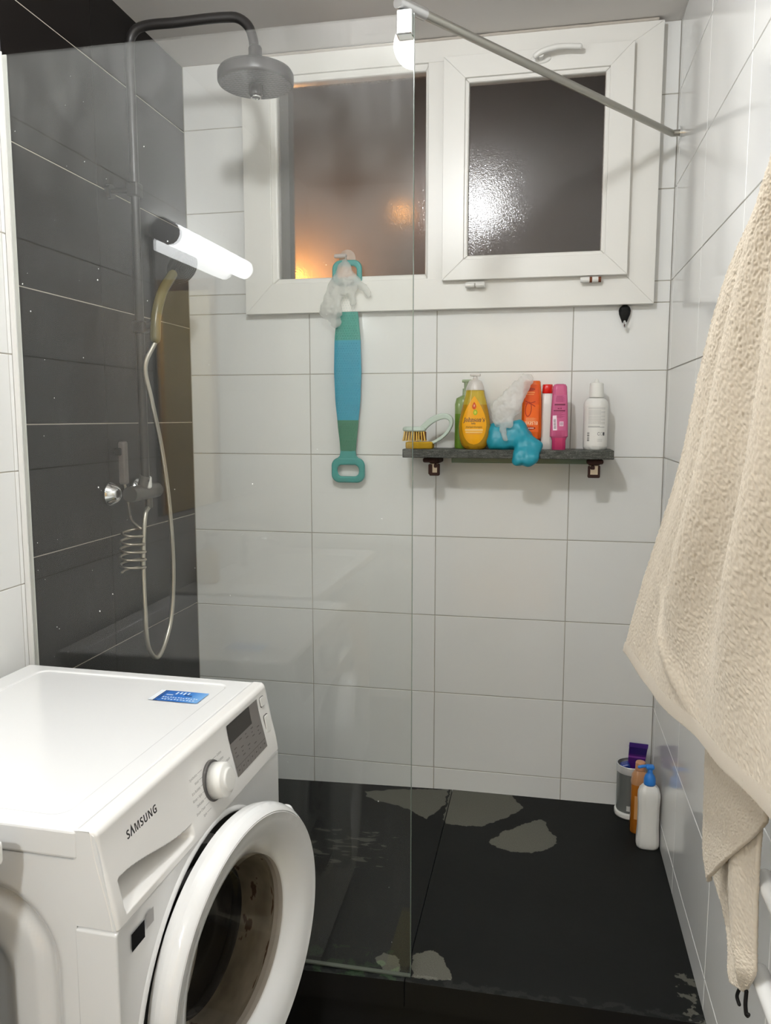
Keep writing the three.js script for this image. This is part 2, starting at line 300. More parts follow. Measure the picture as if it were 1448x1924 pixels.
// ------------------------------------------------------------------ window
function mitred(parent, name, x0, y0, x1, y1, l, r, b, t, z, depth, bevel, material) {
  const g = 0.0004, P = { left: [[x0, y0], [x0 + l, y0 + b], [x0 + l, y1 - t], [x0, y1]], right: [[x1, y0], [x1, y1], [x1 - r, y1 - t], [x1 - r, y0 + b]], bottom: [[x0, y0], [x1, y0], [x1 - r, y0 + b], [x0 + l, y0 + b]], top: [[x0, y1], [x0 + l, y1 - t], [x1 - r, y1 - t], [x1, y1]] };
  for (const q of Object.values(P)) { const s = new THREE.Shape(q.map(([x, y]) => new THREE.Vector2(x, y))); const m = part(name, extrude(s, depth, bevel, 2), material, parent); m.position.z = z; }
}
{
  const w = setting('window_1', 'white plastic window with two frosted panes under the ceiling', 'window', [0, 0, 0], 0);
  mitred(w, 'frame_member', 0.203, 1.503, 1.413, 2.25, 0.088, 0.09, 0.09, 0.056, -0.05, 0.08, 0.0016, M.frame);
  part('mullion', rbox(0.06, 0.65, 0.078, 0.003, 0.80, 1.87, -0.01), M.frame, w);
  mitred(w, 'glazing_bead', 0.286, 1.588, 0.776, 2.199, 0.024, 0.014, 0.02, 0.024, -0.02, 0.042, 0.006, M.frame);
  const grain = field(1024, 1024, (u, v) => 0.5 + 0.5 * (0.75 * noise.noise(u * 170, v * 170, 0) + 0.5 * noise.noise(u * 70, v * 70, 4)));
  const frosted = mat(rgb(1, 1, 1), 0.13, { transmission: 1, thickness: 0.004, ior: 1.5, bumpMap: grain, bumpScale: 0.00026 });
  part('pane', box(0.462, 0.59, 0.004, 0.536, 1.892, 0.004), frosted, w, 'frosted glass pane of the fixed light');
  part('reveal', box(0.03, 0.6, 0.05, 0.322, 1.892, -0.035), mat(rgb(0.2, 0.19, 0.18), 0.8), w);
  const s = part('sash', box(0.30, 0.012, 0.012, 1.076, 1.60, 0.014), M.frame, w);
  mitred(s, 'sash_member', 0.817, 1.582, 1.336, 2.196, 0.062, 0.062, 0.058, 0.06, 0.006, 0.046, 0.0018, M.frame);
  mitred(s, 'glazing_bead', 0.876, 1.637, 1.277, 2.139, 0.014, 0.014, 0.014, 0.014, 0.01, 0.034, 0.005, M.frame);
  part('pane', box(0.39, 0.49, 0.004, 1.076, 1.888, 0.026), frosted, s);
  // handle: oval plate, neck and a bent lever pointing right
  const plate = new THREE.SphereGeometry(1, 24, 16).scale(0.028, 0.013, 0.006).translate(1.087, 2.168, 0.053);
  part('handle', merge(plate, rod([1.087, 2.168, 0.05], [1.087, 2.168, 0.082], 0.008), tube([[1.073, 2.165, 0.082], [1.087, 2.172, 0.085], [1.13, 2.181, 0.085], [1.19, 2.178, 0.084]], 0.0075, 30, 10)), M.whitePlastic, s);
  const rust = mat(rgb(0.16, 0.05, 0.02), 0.9);
  for (const [x, y] of [[0.914, 1.5665], [1.238, 1.571]]) {
    const h = part('hinge', merge(rod([x - 0.028, y, 0.047], [x - 0.002, y, 0.047], 0.0075), rod([x + 0.002, y, 0.047], [x + 0.028, y, 0.047], 0.0075), box(0.05, 0.012, 0.016, x, y + 0.004, 0.036)), M.whitePlastic, s);
    if (x > 1) { part('rust_stain', merge(rod([x - 0.003, y, 0.047], [x + 0.004, y, 0.047], 0.0079), rod([x + 0.021, y, 0.047], [x + 0.0285, y, 0.047], 0.0078)), rust, h); }
  }
  // cracked sealant between the frame and the ceiling
  const crack = []; for (let i = 0; i <= 44; i++) crack.push([0.23 + i * 0.0265, 2.2535 + 0.002 * noise.noise(i * 0.9, 3, 1), 0.029]);
  part('sealant', tube(crack, 0.0042, 88, 8), mat(rgb(0.55, 0.5, 0.44), 0.9, { bumpMap: speck, bumpScale: 0.001 }), w);
}

// ------------------------------------------------------------------ outside: two street lamps and a facade in the dark
{
  const wall = setting('neighbour_wall', 'rendered wall of the dark light shaft outside the window', 'wall', [0.6, 0, -1.2], 0);
  part('render_coat', box(9, 7, 0.2, 0, 2, -0.1), mat(rgb(0.28, 0.245, 0.23), 0.95, { bumpMap: speck, bumpScale: 0.004 }), wall);
  for (const [x, y, z, r, p, e, label] of [[-0.02, 1.775, -1.06, 0.05, 0.62, 12, 'bright orange outdoor lamp glowing through the lower left of the window'], [0.50, 2.055, -1.05, 0.02, 0.04, 0.1, 'dim orange outdoor lamp glowing at mid height in the left frosted pane']]) {
    const s = thing('outdoor_lamp', label, 'lamp', [x, y, z]);
    part('lamp_globe', new THREE.SphereGeometry(r, 24, 16), mat(rgb(0.9, 0.5, 0.15), 0.5, { emissive: rgb(1, 0.36, 0.04), emissiveIntensity: e }), s);
    part('lamp_cup', lathe([[0.001, -r * 1.25], [r * 0.5, -r * 1.2], [r * 1.05, -r * 0.75], [r * 1.02, -r * 0.7]], 24), M.black, s);
    part('wall_arm', rod([0, -r * 0.9, 0], [0, -r * 0.9, -1.2 - z], r * 0.3), M.black, s);
    const L = new THREE.PointLight(new THREE.Color().setRGB(1, 0.42, 0.08), p); L.castShadow = true; L.name = 'outdoor_light'; s.add(L);
  }
}

// ------------------------------------------------------------------ lamps
{
  const c = thing('ceiling_lamp', 'round white ceiling lamp behind the shower screen, in front of the viewer overhead', 'lamp', [CEILING_LAMP.position[0], H, CEILING_LAMP.position[2]]);
  const dy = CEILING_LAMP.position[1] - H;
  part('ceiling_rose', lathe([[0.0, 0], [0.055, 0], [0.055, -0.012], [0.03, -0.02], [0.022, -0.045], [0.0, -0.045]].reverse(), 32), M.whitePlastic, c);
  part('bulb_globe', new THREE.SphereGeometry(0.052, 32, 20).translate(0, dy, 0), mat(rgb(0.9, 0.9, 0.9), 0.4, { emissive: rgb(1, 0.985, 0.96), emissiveIntensity: 26 }), c);
  const L = new THREE.PointLight(rgb(0.95, 0.975, 1.0), CEILING_LAMP.power); L.position.set(0, dy, 0); L.castShadow = true; L.shadow.radius = 2.4; L.name = 'bulb_light'; c.add(L);
}
{
  const c = thing('wall_lamp', 'tube lamp above the mirror, lit and mirrored in the shower glass', 'lamp', [0.0, 1.712, 1.45]);
  part('back_plate', rbox(0.02, 0.03, 0.64, 0.004, 0.012, 0, 0.32), M.whitePlastic, c);
  part('end_cap', cyl(0.033, 0.033, 0.06, 0, 0, 0).rotateX(Math.PI / 2).translate(0.052, 0, 0.03), mat(rgb(0.16, 0.165, 0.19), 0.3), c);
  part('end_cap', cyl(0.033, 0.033, 0.02, 0, 0, 0).rotateX(Math.PI / 2).translate(0.052, 0, 0.635), mat(rgb(0.16, 0.165, 0.19), 0.3), c);
  part('lamp_tube', cyl(0.0325, 0.0325, 0.564, 0, 0, 0).rotateX(Math.PI / 2).translate(0.052, 0, 0.343), mat(rgb(0.9, 0.9, 0.9), 0.4, { emissive: rgb(0.97, 0.99, 1), emissiveIntensity: 24 }), c);
  const L = new THREE.RectAreaLight(rgb(0.93, 0.97, 1), WALL_LAMP.luminance * 1.8, 0.5, 0.03); L.name = 'tube_light'; L.castShadow = true;
  scene.add(L); L.position.set(0.0865, 1.712, 1.79); L.lookAt(2.0865, 1.712, 1.79);
}

// ------------------------------------------------------------------ shower screen
{
  const s = thing('shower_screen', 'fixed clear glass shower screen with limescale and water drops', 'shower screen', [0, 0, GLASS]);
  const filmMap = field(512, 1024, (u, v) => {
    const top = smooth(0.62, 1.0, v + 0.12 * fbm(u * 5, v * 6, 1)), corner = smooth(0.45, 0.0, Math.hypot((1 - u) * 0.9, (1 - v) * 2.2) + 0.12 * fbm(u * 9, v * 14, 7));
    const streak = clamp(0.5 + fbm(u * 34, v * 9, 3, 4) * 1.2), dab = clamp(0.5 + fbm(u * 12, v * 16, 5, 4) * 1.3);
    return 1 - (0.001 + 0.007 * streak * dab + 0.018 * top * dab + 0.05 * corner * dab * streak);
  });
  const clear = mat(rgb(0.98, 0.987, 0.978), 0.015, { transmission: 1, transmissionMap: filmMap, thickness: 0, ior: 1.43 });
  part('glass_panel', box(0.862, 1.925, 0.008, 0.437, 0.9625, 0), clear, s);
  part('polished_edge', box(0.0008, 1.925, 0.0078, 0.8683, 0.9625, 0), mat(rgb(0.32, 0.4, 0.34), 0.25, { transmission: 0.5, thickness: 0 }), s);
  part('bottom_seal', box(0.862, 0.003, 0.009, 0.437, 0.001, 0), mat(rgb(0.10, 0.115, 0.09), 0.4), s);
  part('wall_channel', merge(box(0.012, 1.93, 0.003, 0.006, 0.965, 0.0075), box(0.012, 1.93, 0.003, 0.006, 0.965, -0.0075), box(0.003, 1.93, 0.016, 0.0015, 0.965, 0)), mat(rgb(0.8, 0.79, 0.76), 0.25), s);
  // drops
  const r2 = seeded(5), drops = [];
  for (let i = 0; i < 85; i++) { const k = 0.0005 + 0.0011 * r2() ** 2, x = 0.03 + 0.8 * (r2() ** 1.3), y = 0.05 + 1.85 * r2(); drops.push(new THREE.SphereGeometry(k, 8, 6).scale(1, 1.15, 0.5).translate(x, y, 0.0042)); }
  const d = part('water_drops', merge(...drops), mat(rgb(0.85, 0.86, 0.84), 0.12), s); d.userData.kind = 'stuff';
}
{
  const s = thing('support_rod', 'brushed steel stabilising rod from the glass corner to the right wall', 'support rod', [0.852, 1.94, 0.868]);
  const end = [0.585, 0.0, -0.79], dir = V(...end).normalize();
  part('rod', rod([0, 0, 0], end, 0.0086), M.steel, s);
  part('sleeve', rod([-0.012, 0, 0.016], [dir.x * 0.05, 0, dir.z * 0.05], 0.0112), mat(rgb(0.6, 0.6, 0.6), 0.3, { metalness: 1 }), s);
  part('wall_sleeve', rod(end, [0.609, 0, -0.79], 0.0086), M.steel, s);
  part('wall_flange', cyl(0.016, 0.016, 0.006, 0, 0, 0).rotateZ(Math.PI / 2).translate(0.606, 0, -0.79), M.chrome, s);
  part('glass_clamp', rbox(0.03, 0.044, 0.026, 0.003, 0.0, -0.034, 0.002), M.chrome, s, 'square chrome clamp on the glass corner');
}

// ------------------------------------------------------------------ shower column
{
  const z = 0.46, s = thing('shower_column', 'matt black shower column with round overhead rain head', 'shower', [0, 0, z]);
  const blackMetal = mat(rgb(0.02, 0.018, 0.017), 0.38);
  const arc = []; const push = (...p) => arc.push(p);
  push(0.075, 1.02, 0); push(0.075, 1.5, 0); push(0.075, 2.0, 0); push(0.075, 2.1, 0); push(0.079, 2.132, 0); push(0.094, 2.15, 0); push(0.12, 2.157, 0); push(0.2, 2.157, 0); push(0.33, 2.157, 0); push(0.365, 2.152, 0); push(0.39, 2.133, 0); push(0.402, 2.105, 0); push(0.407, 2.07, 0);
  part('riser_pipe', tube(arc, 0.0118, 160, 16), blackMetal, s);
  part('wall_bracket', merge(rod([0, 1.765, 0], [0.075, 1.765, 0], 0.007), rbox(0.03, 0.034, 0.034, 0.004, 0.075, 1.765, 0), cyl(0.018, 0.018, 0.012, 0, 0, 0).rotateZ(Math.PI / 2).translate(0.006, 1.765, 0)), blackMetal, s);
  part('swivel_nut', lathe([[0, 2.036], [0.026, 2.036], [0.027, 2.045], [0.024, 2.056], [0.0165, 2.06], [0.0165, 2.078], [0.0135, 2.084], [0, 2.084]]).translate(0.408, 0, 0), blackMetal, s);
  const head = part('rain_head', lathe([[0, 1.994], [0.086, 1.994], [0.0905, 1.996], [0.0925, 2.0], [0.0925, 2.018], [0.088, 2.026], [0.06, 2.033], [0, 2.038]], 64).translate(0.408, 0, 0), blackMetal, s);
  const face = mat(rgb(0.09, 0.09, 0.095), 0.35, { bumpMap: field(128, 128, (u, v) => { const x = (u * 16) % 1 - 0.5, y = (v * 16) % 1 - 0.5; return smooth(0.4, 0.2, Math.hypot(x, y)); }), bumpScale: 0.001 });
  part('spray_face', new THREE.CircleGeometry(0.086, 48).rotateX(Math.PI / 2).translate(0.408, 1.9935, 0), face, head);
  part('filter_nut', lathe([[0, 1.966], [0.012, 1.966], [0.015, 1.968], [0.0175, 1.972], [0.0175, 1.994], [0, 1.994]], 6).translate(0.408, 0, 0), blackMetal, head);
  part('filter_ring', new THREE.TorusGeometry(0.0115, 0.0022, 10, 28).rotateX(Math.PI / 2).translate(0.408, 1.966, 0), M.chrome, head);
  // mixer
  const m = part('mixer_body', merge(rod([0.062, 0.985, -0.085], [0.062, 0.985, 0.06], 0.021), rod([0.062, 0.985, 0], [0.075, 1.03, 0], 0.014), rod([0.062, 0.985, -0.04], [0.062, 0.94, -0.04], 0.01)), mat(rgb(0.12, 0.11, 0.1), 0.3, { metalness: 0.6 }), s);
  for (const dz of [0.058, -0.085]) part('escutcheon', lathe([[0, 0.03], [0.012, 0.03], [0.02, 0.026], [0.031, 0.008], [0.033, 0], [0, 0]].reverse(), 32).rotateZ(-Math.PI / 2).translate(0.001, 0.985, dz), M.chrome, m);
  part('lever', rbox(0.018, 0.034, 0.016, 0.006, 0.078, 1.012, -0.01), M.whitePlastic, m);
  part('slide_holder', merge(rbox(0.036, 0.03, 0.036, 0.006, 0.078, 1.42, 0), rod([0.078, 1.42, 0], [0.115, 1.43, -0.012], 0.011)), blackMetal, s);
}
{
  const s = thing('hand_shower', 'hand shower with dark ribbed head and long hanging metal hose', 'hand shower', [0.115, 1.43, 0.445]);
  const amber = mat(rgb(0.22, 0.19, 0.09), 0.25, { transmission: 0.35, thickness: 0 });
  part('handle', tube([[0, -0.04, 0.01], [0, 0.02, 0], [0.004, 0.085, -0.03], [0.008, 0.14, -0.085]], 0.0135, 40, 14), amber, s);
  const head = lathe([[0, 0.03], [0.022, 0.026], [0.045, 0.01], [0.05, 0], [0.047, -0.008], [0, -0.011]].reverse(), 40);
  head.applyQuaternion(new THREE.Quaternion().setFromUnitVectors(V(0, -1, 0), V(0.72, -0.5, 0.25).normalize())); head.translate(0.022, 0.165, -0.115);
  const h = part('spray_head', head, mat(rgb(0.03, 0.028, 0.025), 0.35, { bumpMap: field(128, 128, (u, v) => 0.5 + 0.5 * Math.sin(v * 190 + 4 * Math.sin(u * 40))), bumpScale: 0.0012 }), s);
  part('hose', tube([[0, -0.05, 0.012], [-0.02, -0.11, 0.03], [-0.016, -0.2, 0.01], [-0.015, -0.33, -0.035], [-0.015, -0.5, -0.07], [-0.015, -0.7, -0.078], [-0.015, -0.83, -0.045], [-0.015, -0.895, 0.03], [-0.02, -0.86, 0.065], [-0.03, -0.75, 0.06], [-0.045, -0.6, 0.03], [-0.05, -0.5, 0.0], [-0.053, -0.49, -0.02]], 0.0062, 160, 12), mat(rgb(0.5, 0.47, 0.4), 0.3, { metalness: 0.85 }), s);
}
{
  const s = thing('bidet_sprayer', 'small sprayer on the dark wall with a coiled metal hose', 'sprayer', [0.022, 1.065, 0.475]);
  part('body', rbox(0.02, 0.115, 0.022, 0.006, 0, 0, 0), mat(rgb(0.13, 0.11, 0.1), 0.4), s);
  part('wall_clip', rbox(0.022, 0.02, 0.03, 0.004, -0.009, 0.03, 0), M.black, s);
  const c = [[0, -0.05, 0], [0.01, -0.11, 0], [0.035, -0.15, 0.03]];
  for (let i = 0; i <= 60; i++) { const a = (i / 60) * Math.PI * 2 * 5.5, k = 0.022 + 0.009 * Math.sin((i / 60) * 2.4); c.push([0.045 + k * Math.sin(a + 2), -0.17 - i * 0.0019, 0.05 + 1.15 * k * Math.cos(a + 2)]); }
  part('coiled_hose', tube(c, 0.0034, 420, 8), mat(rgb(0.45, 0.4, 0.33), 0.28, { metalness: 0.9 }), s);
}

// ------------------------------------------------------------------ washing machine (front towards +x, near side towards +z)
{
  const s = thing('washing_machine', 'white front loading washing machine with its round door ajar', 'washing machine', [0.03, FLOOR, 0.914], -0.026);
  const Wd = 0.6, seamX = 0.515, lidY = 0.808, fasY = 0.715;
  // near side with pressed grooves
  const press = (x, y) => {
    const rr = (ix) => { const cx = 0.245, cy = 0.36, hx = 0.245 - ix, hy = 0.405 - ix, r = Math.max(0.03, 0.12 - ix * 0.6), qx = Math.abs(x - cx) - hx + r, qy = Math.abs(y - cy) - hy + r; return Math.hypot(Math.max(qx, 0), Math.max(qy, 0)) + Math.min(Math.max(qx, qy), 0) - r; };
    const d = -rr(0), e = -rr(0.075);
    return -0.012 * smooth(0, 0.022, d) + 0.008 * smooth(0.026, 0.045, d) - 0.012 * smooth(0, 0.03, e);
  };
  part('side_panel', sheet((u, v) => { const x = u * seamX, y = 0.02 + v * (lidY - 0.0205); return [x, y, Wd - 0.002 + press(x, y)]; }, 110, 150), M.machine, s);
  part('cabinet', merge(box(seamX, lidY - 0.02, 0.003, seamX / 2, lidY / 2 + 0.01, 0.0025), box(0.003, lidY - 0.02, Wd - 0.004, 0.0015, lidY / 2 + 0.01, Wd / 2), box(seamX, 0.003, Wd - 0.03, seamX / 2, 0.02, Wd / 2 - 0.012), box(seamX, 0.03, 0.01, seamX / 2, lidY - 0.001, Wd - 0.009), box(0.02, 0.8, Wd - 0.02, seamX - 0.006, 0.43, Wd / 2)), M.machine, s);
  for (const [x, z] of [[0.05, 0.05], [0.05, 0.55], [0.5, 0.05], [0.5, 0.55]]) part('foot', cyl(0.02, 0.022, 0.02, x, 0.01, z, 20), M.black, s);
  // lid: rim and sunken panel
  const ring = roundedRect(0.0, 0.0, 0.522, Wd, 0.006); ring.holes.push(roundedRect(0.055, 0.03, 0.478, Wd - 0.035, 0.02, new THREE.Path()));
  const lid = part('lid', extrude(ring, 0.85 - lidY, 0.005, 3).rotateX(Math.PI / 2).translate(0, 0.85, 0), M.machine, s);
  part('lid_panel', box(0.47, 0.02, 0.575, 0.2665, 0.8375, 0.2975), M.machine, lid);
  const stick = canvas(256, 192, (g, w, h) => { const k = g.createLinearGradient(0, 0, w, 0); k.addColorStop(0, '#2f63ad'); k.addColorStop(0.6, '#2b6fc0'); k.addColorStop(1, '#7fb3e6'); g.fillStyle = k; g.fillRect(0, 0, w, h); g.fillStyle = '#e9eef3'; g.fillRect(0, 0, 26, h); g.fillStyle = '#12264a'; g.fillRect(26, 0, 5, h); g.fillRect(40, 0, 4, h); g.fillStyle = '#dfe9f5'; for (let i = 0; i < 4; i++) g.fillRect(96 + i * 20, 18, 9, 44 - 10 * (i % 2)); g.fillRect(56, 70, 34, 12); for (let i = 0; i < 14; i++) g.fillRect(52 + i * 13.5, 112 + (i % 3) * 3, 8, 14); for (let i = 0; i < 11; i++) g.fillRect(60 + i * 16, 148 + (i % 2) * 4, 10, 14); g.fillStyle = '#16386f'; g.fillRect(150, 66, 40, 16); });
  const lab = part('sticker', sheet((u, v) => [lerp(0.362, 0.464, u), 0.8491, lerp(0.138, 0.083, v)], 1, 1), mat(rgb(1, 1, 1), 0.35, { map: stick }), lid, 'blue printed sticker');
  // control panel: sloping front, scooped under the detergent drawer
  const lean = (y) => 0.549 + 0.027 * smooth(0.855, 0.70, y) ;
  const scoop = (z, y) => { const t = (y - 0.725) / (0.022 + 0.026 * smooth(0.39, 0.575, z)), a = smooth(0.5745, 0.5705, z) * smooth(0.372, 0.384 + 0.05 * clamp(t), z); return t > 0 && t < 1.03 ? a * 0.04 * (t < 0.9 ? clamp(t / 0.42) : 1 - smooth(0.96, 1.02, t)) : 0; };
  const print = canvas(2048, 448, (g, w, h) => {
    const X = (z) => (0.596 - z) / 0.592 * w, Y = (y) => (0.842 - y) / 0.127 * h;
    g.fillStyle = '#eceae6'; g.fillRect(0, 0, w, h);
    g.fillStyle = '#22211f'; g.save(); g.translate(X(0.535), Y(0.806)); g.font = 'bold 58px sans-serif'; g.textBaseline = 'alphabetic';
    let pen = 0; for (const c of 'SAMSUNG') { const k = g.measureText(c).width; if (c === 'A') { g.lineWidth = 9.5; g.strokeStyle = '#22211f'; g.beginPath(); g.moveTo(pen + 4, 0); g.lineTo(pen + k / 2, -40); g.lineTo(pen + k - 4, 0); g.stroke(); } else g.fillText(c, pen, 0); pen += k + 1; } g.restore();
    g.strokeStyle = '#8b8884'; g.lineWidth = 2.2; g.fillStyle = '#6f6c69'; g.font = '20px sans-serif';
    const left = ['Synthetics', 'Wool', 'Eco Bubble', 'Rinse + Spin', 'Delicates', 'Drum Clean', 'Spin'], right = ['Cotton', 'eCotton', 'Super Eco Wash', 'Quick Wash', 'Outdoor', 'Bedding', 'Baby Care'];
    const kx = X(0.288), ky = Y(0.773);
    left.forEach((t, i) => { const y = ky - 112 + i * 38; g.textAlign = 'right'; g.fillText(t, kx - 128, y + 7); g.beginPath(); g.moveTo(kx - 122, y); g.lineTo(kx - 96 + 10 * Math.abs(i - 3) * 0.9, y); g.stroke(); });
    right.forEach((t, i) => { const y = ky - 112 + i * 38; g.textAlign = 'left'; g.fillText(t, kx + 132, y + 7); g.beginPath(); g.moveTo(kx + 126, y); g.lineTo(kx + 100 - 10 * Math.abs(i - 3) * 0.9, y); g.stroke(); });
  });
  const fas = part('control_panel', sheet((u, v) => {
    const z = lerp(0.599, 0.001, u), e = Math.min(u, 1 - u) * 0.598, rr = 0.008, round = e < rr ? rr - Math.sqrt(Math.max(0, rr * rr - (rr - e) ** 2)) : 0;
    if (v < 0.8) { const y = lerp(fasY, 0.84, v / 0.8); return [lean(y) - scoop(z, y) - round, y, z]; }
    if (v < 0.92) { const a = ((v - 0.8) / 0.12) * Math.PI / 2, x = lean(0.84); return [x - 0.01 + 0.01 * Math.cos(a) - round * Math.cos(a), 0.84 + 0.01 * Math.sin(a), z]; }
    return [lerp(lean(0.84) - 0.01, 0.5228, (v - 0.92) / 0.08), 0.85, z];
  }, 260, 120), mat(rgb(1, 1, 1), 0.24, { map: print, clearcoat: 0.3 }), s);
  { const p = fas.geometry.attributes.position, uv = fas.geometry.attributes.uv; for (let i = 0; i < p.count; i++) uv.setXY(i, clamp((0.596 - p.getZ(i)) / 0.592), clamp((p.getY(i) - 0.715) / 0.127)); }
  part('panel_shell', merge(extrude(new THREE.Shape([[seamX, fasY], [0.5725, fasY], [0.548, 0.836], [0.546, 0.844], [0.538, 0.849], [seamX, 0.849]].map((q) => new THREE.Vector2(...q))), 0.004).translate(0, 0, 0.5945), extrude(new THREE.Shape([[seamX, fasY], [0.5725, fasY], [0.548, 0.836], [0.546, 0.844], [0.538, 0.849], [seamX, 0.849]].map((q) => new THREE.Vector2(...q))), 0.004).translate(0, 0, 0.0015), box(0.05, 0.003, 0.59, 0.541, fasY + 0.002, 0.3)), M.machine, s);
  const tilt = Math.atan2(0.027, 0.15), onPanel = (y, z, off = 0) => [lean(y) + off, y, z];
  // knob
  const kp = onPanel(0.775, 0.283), knobTurn = (g) => g.rotateZ(-Math.PI / 2 + tilt).translate(...kp);
  part('knob_ring', knobTurn(lathe([[0.0, 0.004], [0.033, 0.004], [0.0345, 0.001], [0.0345, -0.004], [0, -0.004]].reverse(), 48)), M.machineGrey, fas);
  part('knob', knobTurn(lathe([[0, 0.034], [0.017, 0.034], [0.0195, 0.032], [0.0205, 0.0285], [0.0265, 0.0275], [0.029, 0.025], [0.0305, 0.004], [0, 0.004]].reverse(), 48)), M.whitePlastic, fas);
  // display and buttons
  const panelSheet = (z0, z1, y0, y1, off, n = 2) => sheet((u, v) => onPanel(lerp(y0, y1, v), lerp(z0, z1, u), off), n, n);
  const disp = canvas(512, 384, (g, w, h) => { g.fillStyle = '#75706c'; g.fillRect(0, 0, w, h); g.fillStyle = '#2a2522'; g.fillRect(0, 0, w * 0.72, h * 0.36); g.fillStyle = '#4d4845'; for (let c = 0; c < 5; c++) for (let r = 0; r < 5; r++) if ((c * 3 + r) % 4) g.fillRect(w * (0.07 + c * 0.19), h * (0.42 + r * 0.075), 22 + 18 * ((c + r) % 2), 7); g.fillRect(0, h * 0.82, w, 4); for (let c = 1; c < 7; c++) g.fillRect((w * c) / 7, h * 0.82, 3, h * 0.18); for (let c = 0; c < 7; c++) g.fillRect((w * (c + 0.35)) / 7, h * 0.89, 22, 10); });
  part('display', panelSheet(0.198, 0.057, 0.742, 0.836, 0.0012, 4), mat(rgb(1, 1, 1), 0.18, { map: disp }), fas, 'grey display panel');
  for (const [z, y, h] of [[0.033, 0.822, 0.018], [0.033, 0.778, 0.034]]) { const r = roundedRect(-0.009, -h / 2, 0.009, h / 2, 0.004); const b = extrude(r, 0.003, 0.001, 2); b.rotateY(Math.PI / 2).rotateZ(tilt).translate(lean(y) - 0.0005, y, z); part('button', b, M.whitePlastic, fas); const o = roundedRect(-0.0105, -h / 2 - 0.0015, 0.0105, h / 2 + 0.0015, 0.005); part('button_gap', extrude(o, 0.0012).rotateY(Math.PI / 2).rotateZ(tilt).translate(lean(y) - 0.0006, y, z), M.machineGrey, fas); }
  // lower front with a round opening
  const C = [0.457, 0.312], hole = new THREE.Path(); hole.absarc(-C[1], C[0], 0.252, 0, Math.PI * 2, true);
  const front = roundedRect(-0.599, 0.022, -0.001, fasY - 0.002, 0.006); front.holes.push(hole);
  const fp = part('front_panel', extrude(front, 0.062, 0.003, 3, 48).rotateY(Math.PI / 2).translate(seamX - 0.0036, 0, 0), M.machine, s);
  const axis = (g, phi, c) => g.rotateZ(-Math.PI / 2).rotateY(-phi).translate(...c);
  part('door_surround', axis(lathe([[0.248, -0.012], [0.2495, 0.001], [0.253, 0.003], [0.2585, 0.001], [0.262, -0.003]], 72), 0, [seamX + 0.0595, C[0], C[1]]), M.machine, fp);
  part('door_seal', axis(lathe([[0.2485, -0.004], [0.245, -0.045], [0.19, -0.055], [0.185, -0.04], [0.16, -0.05], [0.155, -0.12], [0.0, -0.26]], 64), 0, [seamX + 0.056, C[0], C[1]]), M.machineGrey, fp);
  part('warning_label', sheet((u, v) => [seamX + 0.0605, lerp(0.664, 0.690, v), lerp(0.567, 0.533, u)], 1, 1), mat(rgb(0.006, 0.006, 0.007), 0.8, { specularIntensity: 0.2 }), fp, 'small black sticker');
  part('code_label', sheet((u, v) => [seamX + 0.0605, lerp(0.672, 0.694, v), lerp(0.529, 0.508, u)], 1, 1), mat(rgb(0.42, 0.41, 0.40), 0.5), fp, 'small grey sticker');
  // door, swung open a little about its near edge
  const phi = 0.158 - 0.02, D = [0.624, 0.487, 0.300];
  const door = part('door', axis(toCreasedNormals(lathe([[0.150, -0.03], [0.1515, -0.02], [0.155, -0.0155], [0.163, -0.008], [0.178, 0.004], [0.196, 0.0135], [0.214, 0.0185], [0.2262, 0.0195], [0.2272, 0.0182], [0.2292, 0.0192], [0.2312, 0.0175], [0.2375, 0.009], [0.240, 0.0], [0.240, -0.008], [0.236, -0.022], [0.22, -0.03], [0.150, -0.03]], 96), 0.45), phi, D), M.machine, s);
  part('door_back', axis(lathe([[0.22, -0.028], [0.20, -0.045], [0.172, -0.05], [0.155, -0.05], [0.150, -0.03]], 72), phi, D), mat(rgb(0.3, 0.29, 0.28), 0.4), door);
  const smoky = mat(rgb(0.62, 0.58, 0.53), 0.03, { transmission: 1, thickness: 0, ior: 1.5 });
  part('porthole_glass', axis(lathe([[0.0, -0.016], [0.06, -0.0155], [0.12, -0.0135], [0.151, -0.011]], 64), phi, D), smoky, door);
  part('inner_ring', axis(lathe([[0.150, -0.028], [0.142, -0.032], [0.132, -0.055], [0.127, -0.085]], 64), phi, D), mat(rgb(1, 1, 1), 0.35, { map: field(256, 64, (u, v) => { const q = fbm(u * 14, v * 3, 2, 4); return q > 0.24 ? [0.36, 0.27, 0.2] : [0.62 + 0.2 * q, 0.6 + 0.2 * q, 0.55 + 0.2 * q]; }, true) }), door);
  part('glass_bowl', axis(lathe([[0.127, -0.085], [0.118, -0.10], [0.0, -0.112]], 64), phi, D), mat(rgb(0.02, 0.019, 0.018), 0.1), door);
  // grip on the far rim
  const gp = new THREE.Vector3(0, Math.sin(0.72) * 0.229, -Math.cos(0.72) * 0.229).applyAxisAngle(V(0, 1, 0), -phi);
  part('door_grip', rbox(0.026, 0.075, 0.03, 0.012).rotateX(0.72).translate(D[0] + gp.x - 0.006, D[1] + gp.y, D[2] + gp.z), M.machine, door);
}

